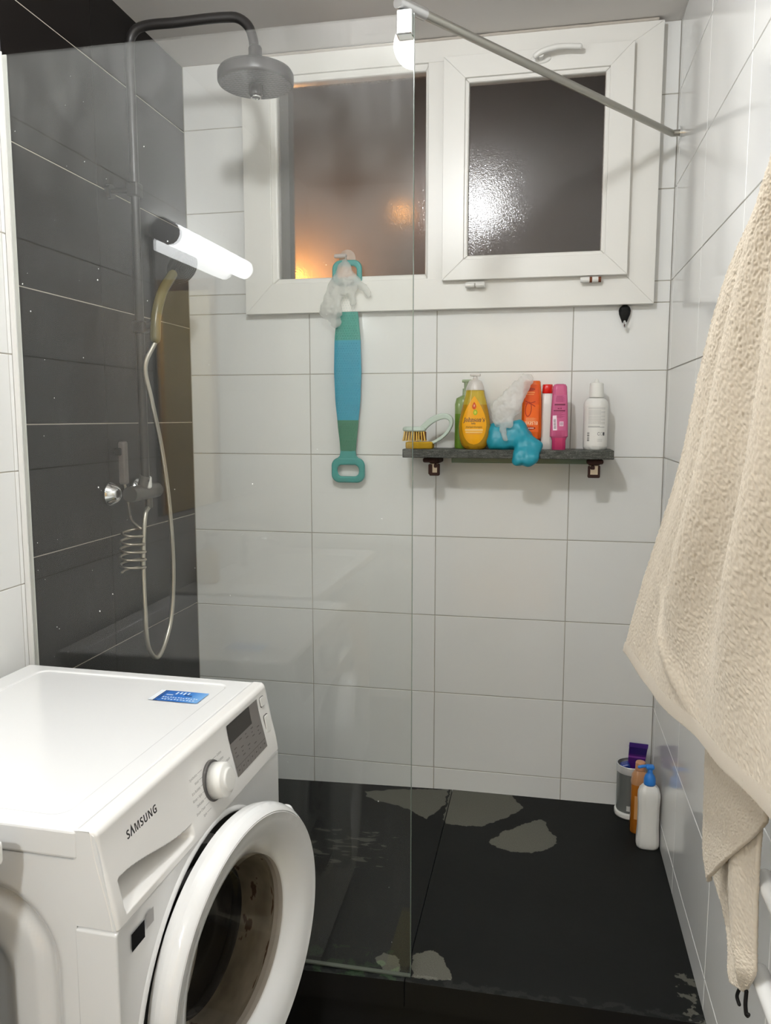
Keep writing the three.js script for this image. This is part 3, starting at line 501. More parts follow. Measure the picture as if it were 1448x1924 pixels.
// ------------------------------------------------------------------ basin side (seen as a corner and in the glass)
{
  const s = thing('washbasin', 'white washbasin counter beside the washing machine, only its corner in view', 'washbasin', [0, FLOOR, 1.563]);
  const top = roundedRect(0.002, 0, 0.46, 0.86, 0.012); top.holes.push(roundedRect(0.11, 0.14, 0.42, 0.72, 0.06, new THREE.Path()));
  part('counter', extrude(top, 0.03, 0.005, 3).rotateX(Math.PI / 2).translate(0, 0.85, 0), M.ceramic, s);
  part('bowl', loft([[0.72, 0.07, 0.2, 4], [0.735, 0.11, 0.25, 4], [0.76, 0.135, 0.275, 4], [0.823, 0.155, 0.29, 5], [0.848, 0.156, 0.291, 5]], 48, false).translate(0.265, 0, 0.43), mat(rgb(0.83, 0.82, 0.79), 0.08, { side: THREE.DoubleSide }), s);
  part('vanity_body', rbox(0.425, 0.70, 0.84, 0.004, 0.2135, 0.36, 0.43), mat(rgb(0.55, 0.55, 0.5), 0.4), s);
  for (const z of [0.22, 0.64]) { const d = part('vanity_door', rbox(0.012, 0.66, 0.40, 0.003, 0.430, 0.37, z), M.machine, s); part('knob', cyl(0.01, 0.008, 0.02, 0, 0, 0, 16).rotateZ(-Math.PI / 2).translate(0.446, 0.42, z + (z < 0.4 ? 0.16 : -0.16)), M.chrome, d); }
}
{
  const s = thing('faucet', 'chrome tap on the washbasin, mirrored faintly in the shower glass', 'faucet', [0.06, 0.65, 1.99]);
  part('body', lathe([[0.024, 0], [0.024, 0.012], [0.02, 0.02], [0.02, 0.11], [0.016, 0.12], [0, 0.122]]), M.chrome, s);
  part('spout', tube([[0.01, 0.085, 0], [0.07, 0.1, 0], [0.13, 0.085, 0]], 0.011, 24, 12), M.chrome, s);
  part('lever', rbox(0.09, 0.012, 0.02, 0.004, 0.03, 0.135, 0), M.chrome, s);
}
{
  const s = thing('soap_dispenser', 'amber soap pump bottle standing on the washbasin counter', 'bottle', [0.055, 0.65, 1.70]);
  const sec = [[0, 0.03, 0.03, 2.6], [0.004, 0.034, 0.034, 2.6], [0.09, 0.034, 0.034, 2.6], [0.105, 0.026, 0.026, 2.2], [0.112, 0.014, 0.014, 2]];
  part('bottle', loft(sec), mat(rgb(0.55, 0.4, 0.2), 0.2), s);
  part('pump', merge(cyl(0.014, 0.015, 0.018, 0, 0.12, 0), cyl(0.004, 0.004, 0.03, 0, 0.142, 0), rbox(0.045, 0.01, 0.018, 0.004, 0.012, 0.16, 0)), M.machineGrey, s);
}
{
  const s = thing('wall_mirror', 'large mirror on the left wall above the washbasin', 'mirror', [0.0, 0.895, 1.485]);
  part('mirror_glass', box(0.006, 0.80, 0.846, 0.011, 0.40, 0.425), mat(rgb(0.9, 0.9, 0.9), 0.01, { metalness: 1 }), s);
  part('backing', rbox(0.008, 0.806, 0.852, 0.002, 0.0045, 0.40, 0.425), mat(rgb(0.03, 0.03, 0.03), 0.5), s);
}
{
  const s = single('bath_mat', 'olive bath mat on the floor, mirrored at the foot of the glass', 'bath mat', cloth((u, v) => [0.76 + u * 0.5, FLOOR + 0.011, 0.95 + v * 0.42], 60, 50, 0.005, 0.0016, 140), mat(rgb(0.32, 0.27, 0.10), 0.95));
}

// ------------------------------------------------------------------ right wall: towel radiator and towel
{
  const s = thing('towel_radiator', 'white towel radiator on the right wall, its bar ends below the towel', 'radiator', [W, 0.1, 1.44]);
  const white = mat(rgb(0.80, 0.79, 0.76), 0.25);
  for (const z of [0.14, 0.44]) part('upright', rbox(0.03, 1.5, 0.035, 0.01, -0.045, 0.75, z), white, s);
  for (const y of [0.2, 1.3]) for (const z of [0.14, 0.44]) part('wall_fixing', rod([-0.002, y, z], [-0.04, y, z], 0.01), white, s);
  for (let k = 0; k < 12; k++) part('bar', tube([[-0.07, 0.06 + k * 0.1205, 0.012], [-0.071, 0.06 + k * 0.1205, 0.3], [-0.07, 0.06 + k * 0.1205, 0.54]], 0.0115, 20, 14), white, s);
}
{
  const s = thing('towel', 'beige terry towel hanging in folds at the right edge', 'towel', [0, 0, 0]);
  const path = (pts) => new THREE.CatmullRomCurve3(pts.map((p) => V(...p)), false, 'centripetal');
  const L = path([[1.362, 1.60, 1.65], [1.334, 1.423, 1.531], [1.318, 1.345, 1.464], [1.302, 1.238, 1.399], [1.288, 1.107, 1.345], [1.264, 0.949, 1.252], [1.249, 0.833, 1.190]]);
  const R = path([[1.368, 1.60, 1.70], [1.366, 1.4, 1.76], [1.368, 1.1, 1.84], [1.37, 0.833, 1.90]]);
  const front = (u, v) => {
    const a = L.getPoint(v), b = R.getPoint(v), p = a.lerp(b, u);
    const f = smooth(0.02, 0.2, u) * (0.35 + 0.65 * v), q = u - 0.02 * Math.sin(v * 5);
    p.x -= 0.016 * f * (1 - 0.9 * smooth(0.72, 1, v)) * (1 + Math.cos((q - 0.3) * 6.283 / 0.26)) - 0.005 * noise.noise(u * 6, v * 4, 2);
    const k = Math.exp(-(((u - 0.2) * 1.0 - (v - 0.86) * 1.6) ** 2) / 0.0009) * smooth(0.78, 0.86, v) * smooth(0.99, 0.93, v);
    p.x -= 0.006 * k; p.y += -0.012 * smooth(0.04, 0.16, u) * smooth(0.9, 1, v) + 0.006 * smooth(0.3, 0.6, u) * v;
    return [p.x, p.y, p.z];
  };
  part('front_fall', cloth(front, 440, 500, 0.0035, 0.0011, 360), M.towel, s);
  part('hem', cloth((u, v) => { const p = front(u, 0.973 + v * 0.024); return [p[0] - 0.0036, p[1], p[2]]; }, 160, 5, 0.0006, 0.0003, 300), M.hem, s);
  // second fall behind, its lower edge cut obliquely
  const L2 = path([[1.336, 1.05, 1.352], [1.334, 0.866, 1.345], [1.333, 0.80, 1.342], [1.333, 0.682, 1.342], [1.333, 0.608, 1.343], [1.336, 0.572, 1.352]]), R2 = path([[1.372, 1.05, 1.51], [1.370, 0.9, 1.50], [1.371, 0.737, 1.502]]);
  const second = (u, v) => { const p = L2.getPoint(v).lerp(R2.getPoint(v), u); p.x += 0.004 * Math.sin(u * 7 + v) * v + 0.010 * smooth(0.16, 0, u) * (0.4 + v * 0.6); p.y -= 0.012 * Math.sin(u * Math.PI) * v; return [p.x, p.y, p.z]; };
  part('rear_fall', cloth(second, 160, 260, 0.003, 0.001, 360), M.towel, s);
  // the twisted tail that hangs lowest
  const L3 = path([[1.352, 0.80, 1.30], [1.346, 0.64, 1.29], [1.345, 0.565, 1.30], [1.352, 0.535, 1.345], [1.361, 0.51, 1.395], [1.367, 0.484, 1.425]]), R3 = path([[1.376, 0.82, 1.48], [1.378, 0.753, 1.478], [1.378, 0.66, 1.476], [1.379, 0.566, 1.482], [1.378, 0.545, 1.487], [1.374, 0.50, 1.46]]);
  const tail = (u, v) => { const p = L3.getPoint(v).lerp(R3.getPoint(v), u); const d = smooth(1, 0.55, v); p.x += 0.02 * d * smooth(0.55, 0.35, u) - 0.012 * Math.exp(-((u - 0.78) ** 2) / 0.02) * smooth(1.02, 0.8, v) + 0.006 * Math.exp(-((u - 0.58) ** 2) / 0.003); return [p.x, p.y, p.z]; };
  part('tail', cloth(tail, 140, 230, 0.003, 0.001, 360), M.towel, s);
  part('hanging_loop', merge(tube([[1.371, 0.495, 1.447], [1.369, 0.482, 1.445], [1.371, 0.475, 1.449]], 0.0022, 12, 8), tube([[1.374, 0.505, 1.465], [1.373, 0.489, 1.468], [1.374, 0.479, 1.472], [1.375, 0.483, 1.475]], 0.0024, 16, 8)), M.black, s, 'black hanging loop');
}

// ------------------------------------------------------------------ wall shelf
const SHELF = 1.094;
{
  const s = thing('wall_shelf', 'dark speckled stone shelf on rusty brackets below the window', 'shelf', [0.7155, SHELF, 0]);
  const granite = mat(rgb(1, 1, 1), 0.5, { map: field(512, 64, (u, v) => { const g = fbm(u * 150, v * 20, 1, 3), b = fbm(u * 26, v * 5, 6, 3); const q = 0.25 + 0.42 * g + 0.3 * b; return [q, q + 0.005, q - 0.02]; }, true), bumpMap: speck, bumpScale: 0.0008 });
  part('stone_slab', rbox(0.596, 0.025, 0.128, 0.002, 0.298, -0.0125, 0.066), granite, s);
  part('glass_strip', rbox(0.41, 0.015, 0.085, 0.001, 0.345, -0.0327, 0.052), mat(rgb(0.10, 0.16, 0.11), 0.15), s, 'green glass strip under the stone');
  const paint = mat(rgb(0.50, 0.40, 0.28), 0.6), rust = mat(rgb(0.055, 0.02, 0.013), 0.85, { bumpMap: speck, bumpScale: 0.002 });
  for (const [x, w] of [[0.09, 0.03], [0.545, 0.034]]) {
    const b = part('bracket', rbox(w - 0.006, 0.034, 0.02, 0.004, x, -0.06, 0.092), paint, s);
    part('rust', merge(rbox(w, 0.016, 0.10, 0.005, x, -0.035, 0.055), rbox(w + 0.012, 0.014, 0.03, 0.006, x - (x < 0.3 ? 0.012 : -0.002), -0.033, 0.098), rbox(w, 0.011, 0.021, 0.004, x, -0.0735, 0.0925), rbox(x < 0.3 ? 0.013 : 0.007, 0.03, 0.021, 0.003, x - w / 2 + 0.004, -0.06, 0.0928), rbox(0.007, 0.032, 0.021, 0.003, x + w / 2 - 0.0035, -0.06, 0.0928), rbox(w * 0.45, 0.014, 0.022, 0.005, x + (x < 0.3 ? 0.004 : -0.004), -0.05, 0.0924).rotateZ(0)), rust, b);
  }
}
// things on the shelf
{
  const s = single('sponge', 'small yellow sponge under the scrubbing brush on the shelf', 'sponge', rbox(0.08, 0.0205, 0.045, 0.005, 0, 0.0103, 0, 3), mat(rgb(0.72, 0.42, 0.015), 0.9, { bumpMap: field(128, 128, (u, v) => 0.5 + fbm(u * 30, v * 30, 4, 3)), bumpScale: 0.003 }), [0.761, SHELF, 0.09]);
}
{
  const s = thing('scrubbing_brush', 'mint green scrubbing brush with yellow bristles and a loop handle', 'brush', [0.745, SHELF + 0.0205, 0.09]);
  const mint = mat(rgb(0.52, 0.61, 0.53), 0.4);
  part('brush_head', loft([[0.030, 0.03, 0.02, 2.3], [0.033, 0.035, 0.023, 2.3], [0.039, 0.035, 0.023, 2.3], [0.044, 0.031, 0.02, 2.3]], 36), mint, s);
  const outer = new THREE.Shape(), N = 40, el = (a, b, k) => [0.06 + a * Math.cos(k) * 0.80 - b * Math.sin(k) * 0.60, 0.033 + a * Math.cos(k) * 0.60 + b * Math.sin(k) * 0.80];
  for (let i = 0; i <= N; i++) { const [x, y] = el(0.062, 0.036, (i / N) * Math.PI * 2); i ? outer.lineTo(x, y) : outer.moveTo(x, y); }
  const inner = new THREE.Path(); for (let i = 0; i <= N; i++) { const [x, y] = el(0.049, 0.022, (-i / N) * Math.PI * 2); i ? inner.lineTo(x + 0.002, y - 0.004) : inner.moveTo(x + 0.002, y - 0.004); } outer.holes.push(inner);
  part('loop_handle', extrude(outer, 0.02, 0.0035, 3, 24).translate(0, 0.003, -0.012), mint, s);
  const yellow = mat(rgb(0.78, 0.50, 0.10), 0.6), core = mat(rgb(0.17, 0.06, 0.012), 0.8);
  for (let i = 0; i < 9; i++) for (const z of [0.012, -0.008]) { const x = -0.028 + i * 0.007; part('bristle_tuft', merge(rod([x, 0.03, z], [x * 1.12 + 0.001 * (i % 3), 0.002, z * 1.2], 0.0021, 8), rod([x + 0.001, 0.03, z + 0.002], [x * 1.15, 0.003, z * 1.3 + 0.003], 0.0016, 8)), yellow, s); }
  part('bristle_core', rbox(0.06, 0.026, 0.018, 0.003, 0.004, 0.017, -0.001), core, s);
}
{
  const s = thing('green_bottle', 'green pump bottle half hidden behind the baby shampoo', 'bottle', [0.892, SHELF, 0.045]);
  const sec = [[0, 0.03, 0.02, 3.5], [0.004, 0.033, 0.022, 3.5], [0.13, 0.033, 0.022, 3.5], [0.148, 0.029, 0.018, 3], [0.156, 0.014, 0.012, 2]];
  const cut = (a, b) => [at(sec, a), ...sec.filter((q) => q[0] > a && q[0] < b), at(sec, b)];
  part('liquid_part', loft(cut(0, 0.102)), mat(rgb(0.20, 0.36, 0.04), 0.15, { transmission: 0.35, thickness: 0 }), s);
  part('clear_part', loft(cut(0.102, 0.156)), mat(rgb(0.45, 0.58, 0.25), 0.15, { transmission: 0.5, thickness: 0 }), s);
  part('pump', merge(cyl(0.011, 0.012, 0.02, 0, 0.166, 0), cyl(0.007, 0.007, 0.02, 0, 0.184, 0), rbox(0.03, 0.009, 0.014, 0.003, 0.002, 0.198, 0)), mat(rgb(0.35, 0.42, 0.27), 0.35), s);
}
{
  const s = thing('shampoo_bottle', 'amber baby shampoo bottle with drop shaped yellow label and clear pump', 'bottle', [0.922, SHELF, 0.092]);
  const sec = [[0, 0.026, 0.018, 2.2], [0.003, 0.031, 0.021, 2.2], [0.012, 0.038, 0.025, 2.2], [0.028, 0.0435, 0.028, 2.2], [0.048, 0.0465, 0.029, 2.2], [0.066, 0.047, 0.029, 2.2], [0.085, 0.045, 0.0285, 2.2], [0.11, 0.040, 0.027, 2.2], [0.135, 0.034, 0.0255, 2.2], [0.155, 0.029, 0.024, 2.1], [0.17, 0.0265, 0.023, 2]];
  const cut = (a, b) => [at(sec, a), ...sec.filter((q) => q[0] > a && q[0] < b), at(sec, b)];
  part('liquid_part', loft(cut(0, 0.128), 48), mat(rgb(0.62, 0.33, 0.015), 0.12, { transmission: 0.3, thickness: 0 }), s);
  part('clear_part', loft(cut(0.128, 0.17), 48), mat(rgb(0.80, 0.60, 0.07), 0.12, { transmission: 0.4, thickness: 0 }), s);
  const lab = canvas(512, 768, (g, w, h) => {
    g.fillStyle = '#f2a900'; g.fillRect(0, 0, w, h);
    g.fillStyle = '#d24a17'; g.beginPath(); g.moveTo(w * 0.5, h * 0.115); g.bezierCurveTo(w * 0.56, h * 0.165, w * 0.585, h * 0.19, w * 0.585, h * 0.215); g.arc(w * 0.5, h * 0.215, w * 0.085, 0, Math.PI); g.bezierCurveTo(w * 0.415, h * 0.19, w * 0.44, h * 0.165, w * 0.5, h * 0.115); g.fill();
    g.fillStyle = '#f6dfc0'; g.fillRect(w * 0.485, h * 0.175, w * 0.03, h * 0.045);
    g.fillStyle = '#9bb81c'; g.beginPath(); g.arc(w * 0.55, h * 0.335, w * 0.085, 0, 7); g.fill(); g.fillStyle = '#d9d34a'; g.beginPath(); g.arc(w * 0.55, h * 0.335, w * 0.045, 0, 7); g.fill();
    g.fillStyle = '#2c2a45'; g.textAlign = 'center'; g.font = 'italic bold 92px serif'; g.fillText("Johnson's", w / 2, h * 0.53); g.font = 'bold 38px sans-serif'; g.fillText('baby', w * 0.48, h * 0.58);
    g.fillStyle = '#6b4a1c'; g.font = 'bold 40px sans-serif'; g.fillText('champú/shampoo', w / 2, h * 0.655, w * 0.84); g.fillStyle = '#f4c98a'; g.fillRect(w * 0.13, h * 0.68, w * 0.74, h * 0.035); g.fillRect(w * 0.15, h * 0.735, w * 0.7, h * 0.02); g.fillStyle = '#e39a55'; g.fillRect(w * 0.2, h * 0.77, w * 0.6, h * 0.012);
  });
  const drop = (v) => v < 0.38 ? 0.0345 * Math.sqrt(Math.max(0.0004, 1 - ((0.38 - v) / 0.38) ** 2)) : 0.0345 * Math.cos(((v - 0.38) / 0.62) * Math.PI / 2) ** 0.9 + 0.0006;
  const g = wrap(sec, 0.014, 0.152, drop, 0.0007, 30, 60); { const p = g.attributes.position, uv = g.attributes.uv; for (let i = 0; i < p.count; i++) uv.setX(i, 0.5 + p.getX(i) / 0.069); }
  part('label', g, mat(rgb(1, 1, 1), 0.35, { map: lab }), s);
  const clear = mat(rgb(0.86, 0.82, 0.78), 0.3, { transmission: 0.35, thickness: 0 });
  part('pump', merge(lathe([[0.0265, 0.169], [0.026, 0.176], [0.021, 0.19], [0.017, 0.197], [0.008, 0.2], [0.006, 0.206], [0.006, 0.21]], 32), rbox(0.03, 0.008, 0.016, 0.003, 0, 0.213, 0)), clear, s);
}
{
  const s = thing('shower_gel_bottle', 'orange shampoo bottle standing on its cap beside the plastic glove', 'bottle', [1.083, SHELF, 0.058]);
  const sec = [[0, 0.018, 0.016, 3], [0.008, 0.02, 0.018, 3], [0.03, 0.026, 0.02, 3], [0.036, 0.0285, 0.021, 3.2], [0.06, 0.029, 0.021, 3.4], [0.14, 0.0275, 0.02, 3.4], [0.192, 0.024, 0.017, 3.4], [0.196, 0.022, 0.015, 3.2]];
  const cut = (a, b) => [at(sec, a), ...sec.filter((q) => q[0] > a && q[0] < b), at(sec, b)];
  part('body', loft(cut(0.031, 0.196)), mat(rgb(0.80, 0.13, 0.012), 0.22), s);
  part('cap', loft(cut(0, 0.031)), mat(rgb(0.45, 0.03, 0.015), 0.25), s);
  const lab = canvas(256, 768, (g, w, h) => {
    const k = g.createLinearGradient(0, 0, 0, h); g.fillStyle = '#ef6413'; g.fillRect(0, 0, w, h); g.fillStyle = '#e5540f'; g.fillRect(0, 0, w, h * 0.42);
    g.save(); g.translate(w / 2, h / 2); g.rotate(Math.PI); g.fillStyle = '#ffd9b8'; g.textAlign = 'center'; g.font = 'bold 74px sans-serif'; g.fillText('ELSEVE', 0, -h * 0.28, w * 0.9); g.restore();
    g.fillStyle = '#a32108'; g.beginPath(); g.ellipse(w * 0.4, h * 0.92, w * 0.4, h * 0.035, 0, 0, 7); g.fill(); g.fillStyle = '#fff3e6'; for (let i = 0; i < 6; i++) g.fillRect(w * (0.12 + i * 0.095), h * 0.91, w * 0.065, h * 0.02);
    g.fillStyle = '#b02a0a'; g.beginPath(); g.ellipse(w * 0.38, h * 0.1, w * 0.34, h * 0.035, 0, 0, 7); g.fill(); g.fillStyle = '#f7a15e'; g.fillRect(w * 0.1, h * 0.155, w * 0.6, h * 0.02); g.fillRect(w * 0.1, h * 0.2, w * 0.55, h * 0.012);
    g.strokeStyle = '#a81e06'; g.lineWidth = 13; g.beginPath(); g.ellipse(w * 0.28, h * 0.52, w * 0.2, h * 0.15, 0.1, 0, 7); g.stroke(); g.beginPath(); g.moveTo(w * 0.05, h * 0.34); g.lineTo(w * 0.75, h * 0.46); g.moveTo(w * 0.3, h * 0.4); g.lineTo(w * 0.75, h * 0.36); g.stroke();
    for (let i = 0; i < 9; i++) { g.fillStyle = '#f9b98a'; g.fillRect(w * 0.12, h * (0.7 + i * 0.011), w * (0.55 + 0.1 * (i % 3)), 3); }
  });
  part('label', wrap(sec, 0.05, 0.185, 0.0205, 0.0006), mat(rgb(1, 1, 1), 0.3, { map: lab }), s);
}
{
  const s = thing('lotion_bottle', 'white bottle with a bright red cap behind the pink bottle', 'bottle', [1.127, SHELF, 0.046]);
  part('body', loft([[0, 0.018, 0.015, 2.6], [0.004, 0.021, 0.017, 2.6], [0.02, 0.019, 0.016, 2.6], [0.1, 0.018, 0.015, 2.4], [0.156, 0.0165, 0.014, 2.2], [0.16, 0.014, 0.012, 2]]), M.whitePlastic, s);
  part('cap', loft([[0.1605, 0.0145, 0.0135, 2], [0.162, 0.0155, 0.0145, 2], [0.184, 0.015, 0.014, 2], [0.186, 0.0135, 0.0125, 2]]), mat(rgb(0.72, 0.012, 0.008), 0.25), s);
}
{
  const s = thing('conditioner_bottle', 'pink conditioner bottle standing upside down on its cap', 'bottle', [1.161, SHELF, 0.088]);
  const sec = [[0.034, 0.022, 0.015, 2.8], [0.038, 0.0255, 0.018, 2.8], [0.06, 0.0252, 0.018, 2.8], [0.12, 0.0235, 0.0165, 2.8], [0.165, 0.0205, 0.0145, 2.8], [0.178, 0.0195, 0.013, 2.8], [0.184, 0.016, 0.0095, 2.6], [0.1855, 0.01, 0.006, 2.4]];
  part('body', loft(sec), mat(rgb(0.60, 0.11, 0.24), 0.22), s);
  part('cap', loft([[0, 0.0185, 0.014, 3], [0.003, 0.0195, 0.015, 3], [0.026, 0.0195, 0.015, 3], [0.034, 0.0222, 0.0152, 2.8]]), mat(rgb(0.50, 0.035, 0.13), 0.25), s);
  const lab = canvas(256, 640, (g, w, h) => {
    g.fillStyle = '#ca5f8b'; g.fillRect(0, 0, w, h);
    g.fillStyle = '#a03a68'; for (let i = 0; i < 9; i++) g.fillRect(w * (0.28 - 0.02 * Math.min(i, 4)), h * (0.03 + i * 0.02), w * (0.5 + 0.04 * Math.min(i, 4) - 0.1 * (i % 2)), 7);
    g.fillStyle = '#6e1740'; g.fillRect(w * 0.12, h * 0.255, w * 0.8, h * 0.042); g.fillRect(w * 0.06, h * 0.43, w * 0.86, h * 0.035);
    g.fillStyle = '#a03a68'; for (let i = 0; i < 4; i++) g.fillRect(w * 0.12, h * (0.31 + i * 0.028), w * (0.75 - 0.2 * (i % 2)), 6); g.fillStyle = '#7d1f4c'; g.fillRect(w * 0.36, h * 0.37, w * 0.14, h * 0.03); g.fillRect(w * 0.56, h * 0.365, w * 0.1, h * 0.035);
    g.fillStyle = '#9c3563'; for (let i = 0; i < 9; i++) g.fillRect(w * 0.06, h * (0.48 + i * 0.02), w * (0.84 - 0.12 * (i % 3)), 6);
    g.save(); g.translate(w * 0.17, h * 0.8); g.rotate(-0.06); g.fillStyle = '#f6e3ec'; g.fillRect(-w * 0.16, -h * 0.22, w * 0.32, h * 0.42); g.fillStyle = '#2c1622'; for (let i = 0; i < 16; i++) g.fillRect(-w * 0.09, -h * 0.12 + i * h * 0.018, w * 0.18, 3 + (i * 7) % 5); g.restore();
    g.fillStyle = '#f0d3e0'; g.fillRect(w * 0.52, h * 0.75, w * 0.3, h * 0.13); g.fillStyle = '#7d3358'; for (let i = 0; i < 8; i++) g.fillRect(w * (0.56 + i * 0.03), h * 0.77, 3, h * 0.09);
  });
  part('label', wrap(sec, 0.055, 0.155, 0.0185, 0.0006), mat(rgb(1, 1, 1), 0.3, { map: lab }), s);
}
{
  const s = thing('nozzle_bottle', 'white bottle with nozzle cap and small grey print at the shelf end', 'bottle', [1.263, SHELF, 0.062]);
  const sec = [[0, 0.029, 0.029, 2], [0.002, 0.0315, 0.0315, 2], [0.008, 0.0335, 0.0335, 2], [0.126, 0.0342, 0.0342, 2], [0.136, 0.032, 0.032, 2], [0.143, 0.026, 0.026, 2], [0.146, 0.02, 0.02, 2]];
  part('body', loft(sec, 48), M.whitePlastic, s);
  part('cap', lathe([[0.0, 0.147], [0.0195, 0.147], [0.0205, 0.15], [0.019, 0.186], [0.0165, 0.189], [0.007, 0.19], [0.004, 0.2], [0.0, 0.201]], 36), mat(rgb(0.82, 0.81, 0.76), 0.3), s);
  const lab = canvas(512, 768, (g, w, h) => {
    g.fillStyle = '#e9e7e1'; g.fillRect(0, 0, w, h); g.fillStyle = '#a9a8a4';
    for (let i = 0; i < 19; i++) g.fillRect(w * 0.16, h * (0.04 + i * 0.0215 + (i > 2 ? 0.012 : 0) + (i > 8 ? 0.01 : 0)), w * (0.72 - 0.18 * ((i * 5) % 4 === 3 ? 1 : 0)), 5);
    g.fillStyle = '#5f5e5b'; g.fillRect(w * 0.16, h * 0.505, w * 0.5, 7); g.fillRect(w * 0.16, h * 0.53, w * 0.7, 7);
    g.fillStyle = '#1c1c1c'; for (let i = 0; i < 14; i++) g.fillRect(w * 0.13, h * (0.66 + i * 0.017), w * 0.09, 3 + (i * 5) % 7);
    g.lineWidth = 8; g.strokeStyle = '#4a4a48'; g.beginPath(); g.arc(w * 0.62, h * 0.70, 26, 0.6, 5.6); g.stroke(); g.lineWidth = 4; g.beginPath(); g.arc(w * 0.74, h * 0.70, 27, 0, 7); g.stroke(); g.fillStyle = '#2d2d2c'; g.fillRect(w * 0.8, h * 0.66, w * 0.07, h * 0.085);
    g.fillStyle = '#a9a8a4'; for (let i = 0; i < 4; i++) g.fillRect(w * 0.56, h * (0.83 + i * 0.02), w * 0.22, 4);
  });
  part('label', wrap(sec, 0.012, 0.124, 0.0318, 0.0005, 30, 10), mat(rgb(1, 1, 1), 0.4, { map: lab }), s);
}
// turquoise rubber glove that spills over the edge, and a thin clear glove on top of it
single('rubber_glove', 'turquoise cleaning glove slumped over the front edge of the shelf', 'glove',
  blend([[0.984, 1.117, 0.098, 1.06, 1.121, 0.098, 0.024, 0.027], [0.985, 1.148, 0.09, 1.05, 1.157, 0.088, 0.018, 0.022], [0.982, 1.12, 0.1, 0.98, 1.155, 0.092, 0.016, 0.012], [1.055, 1.122, 0.1, 1.096, 1.105, 0.118, 0.024, 0.016], [1.052, 1.104, 0.124, 1.048, 1.064, 0.147, 0.012, 0.016], [1.075, 1.104, 0.126, 1.078, 1.064, 0.147, 0.016, 0.016], [1.096, 1.1, 0.122, 1.094, 1.074, 0.146, 0.014, 0.012]], [0.94, 1.02, 0.05], [1.13, 1.21, 0.18], 110, 0.0075, [1, 1, 1], 0.0085, 26),
  mat(rgb(0.012, 0.27, 0.36), 0.42));
single('plastic_glove', 'clear disposable glove lying over the turquoise glove and the orange bottle', 'glove',
  blend([[0.985, 1.215, 0.108, 1.06, 1.29, 0.1, 0.018, 0.016], [0.995, 1.19, 0.11, 1.03, 1.215, 0.108, 0.02, 0.024], [1.03, 1.215, 0.108, 1.075, 1.295, 0.096, 0.02, 0.012], [1.0, 1.165, 0.114, 1.012, 1.125, 0.128, 0.009, 0.007], [1.02, 1.175, 0.114, 1.024, 1.165, 0.12, 0.012, 0.009], [0.985, 1.2, 0.108, 0.99, 1.165, 0.108, 0.012, 0.008]], [0.94, 1.1, 0.06], [1.11, 1.33, 0.16], 100, 0.005, [1, 1, 2.4], 0.008, 62), M.film);

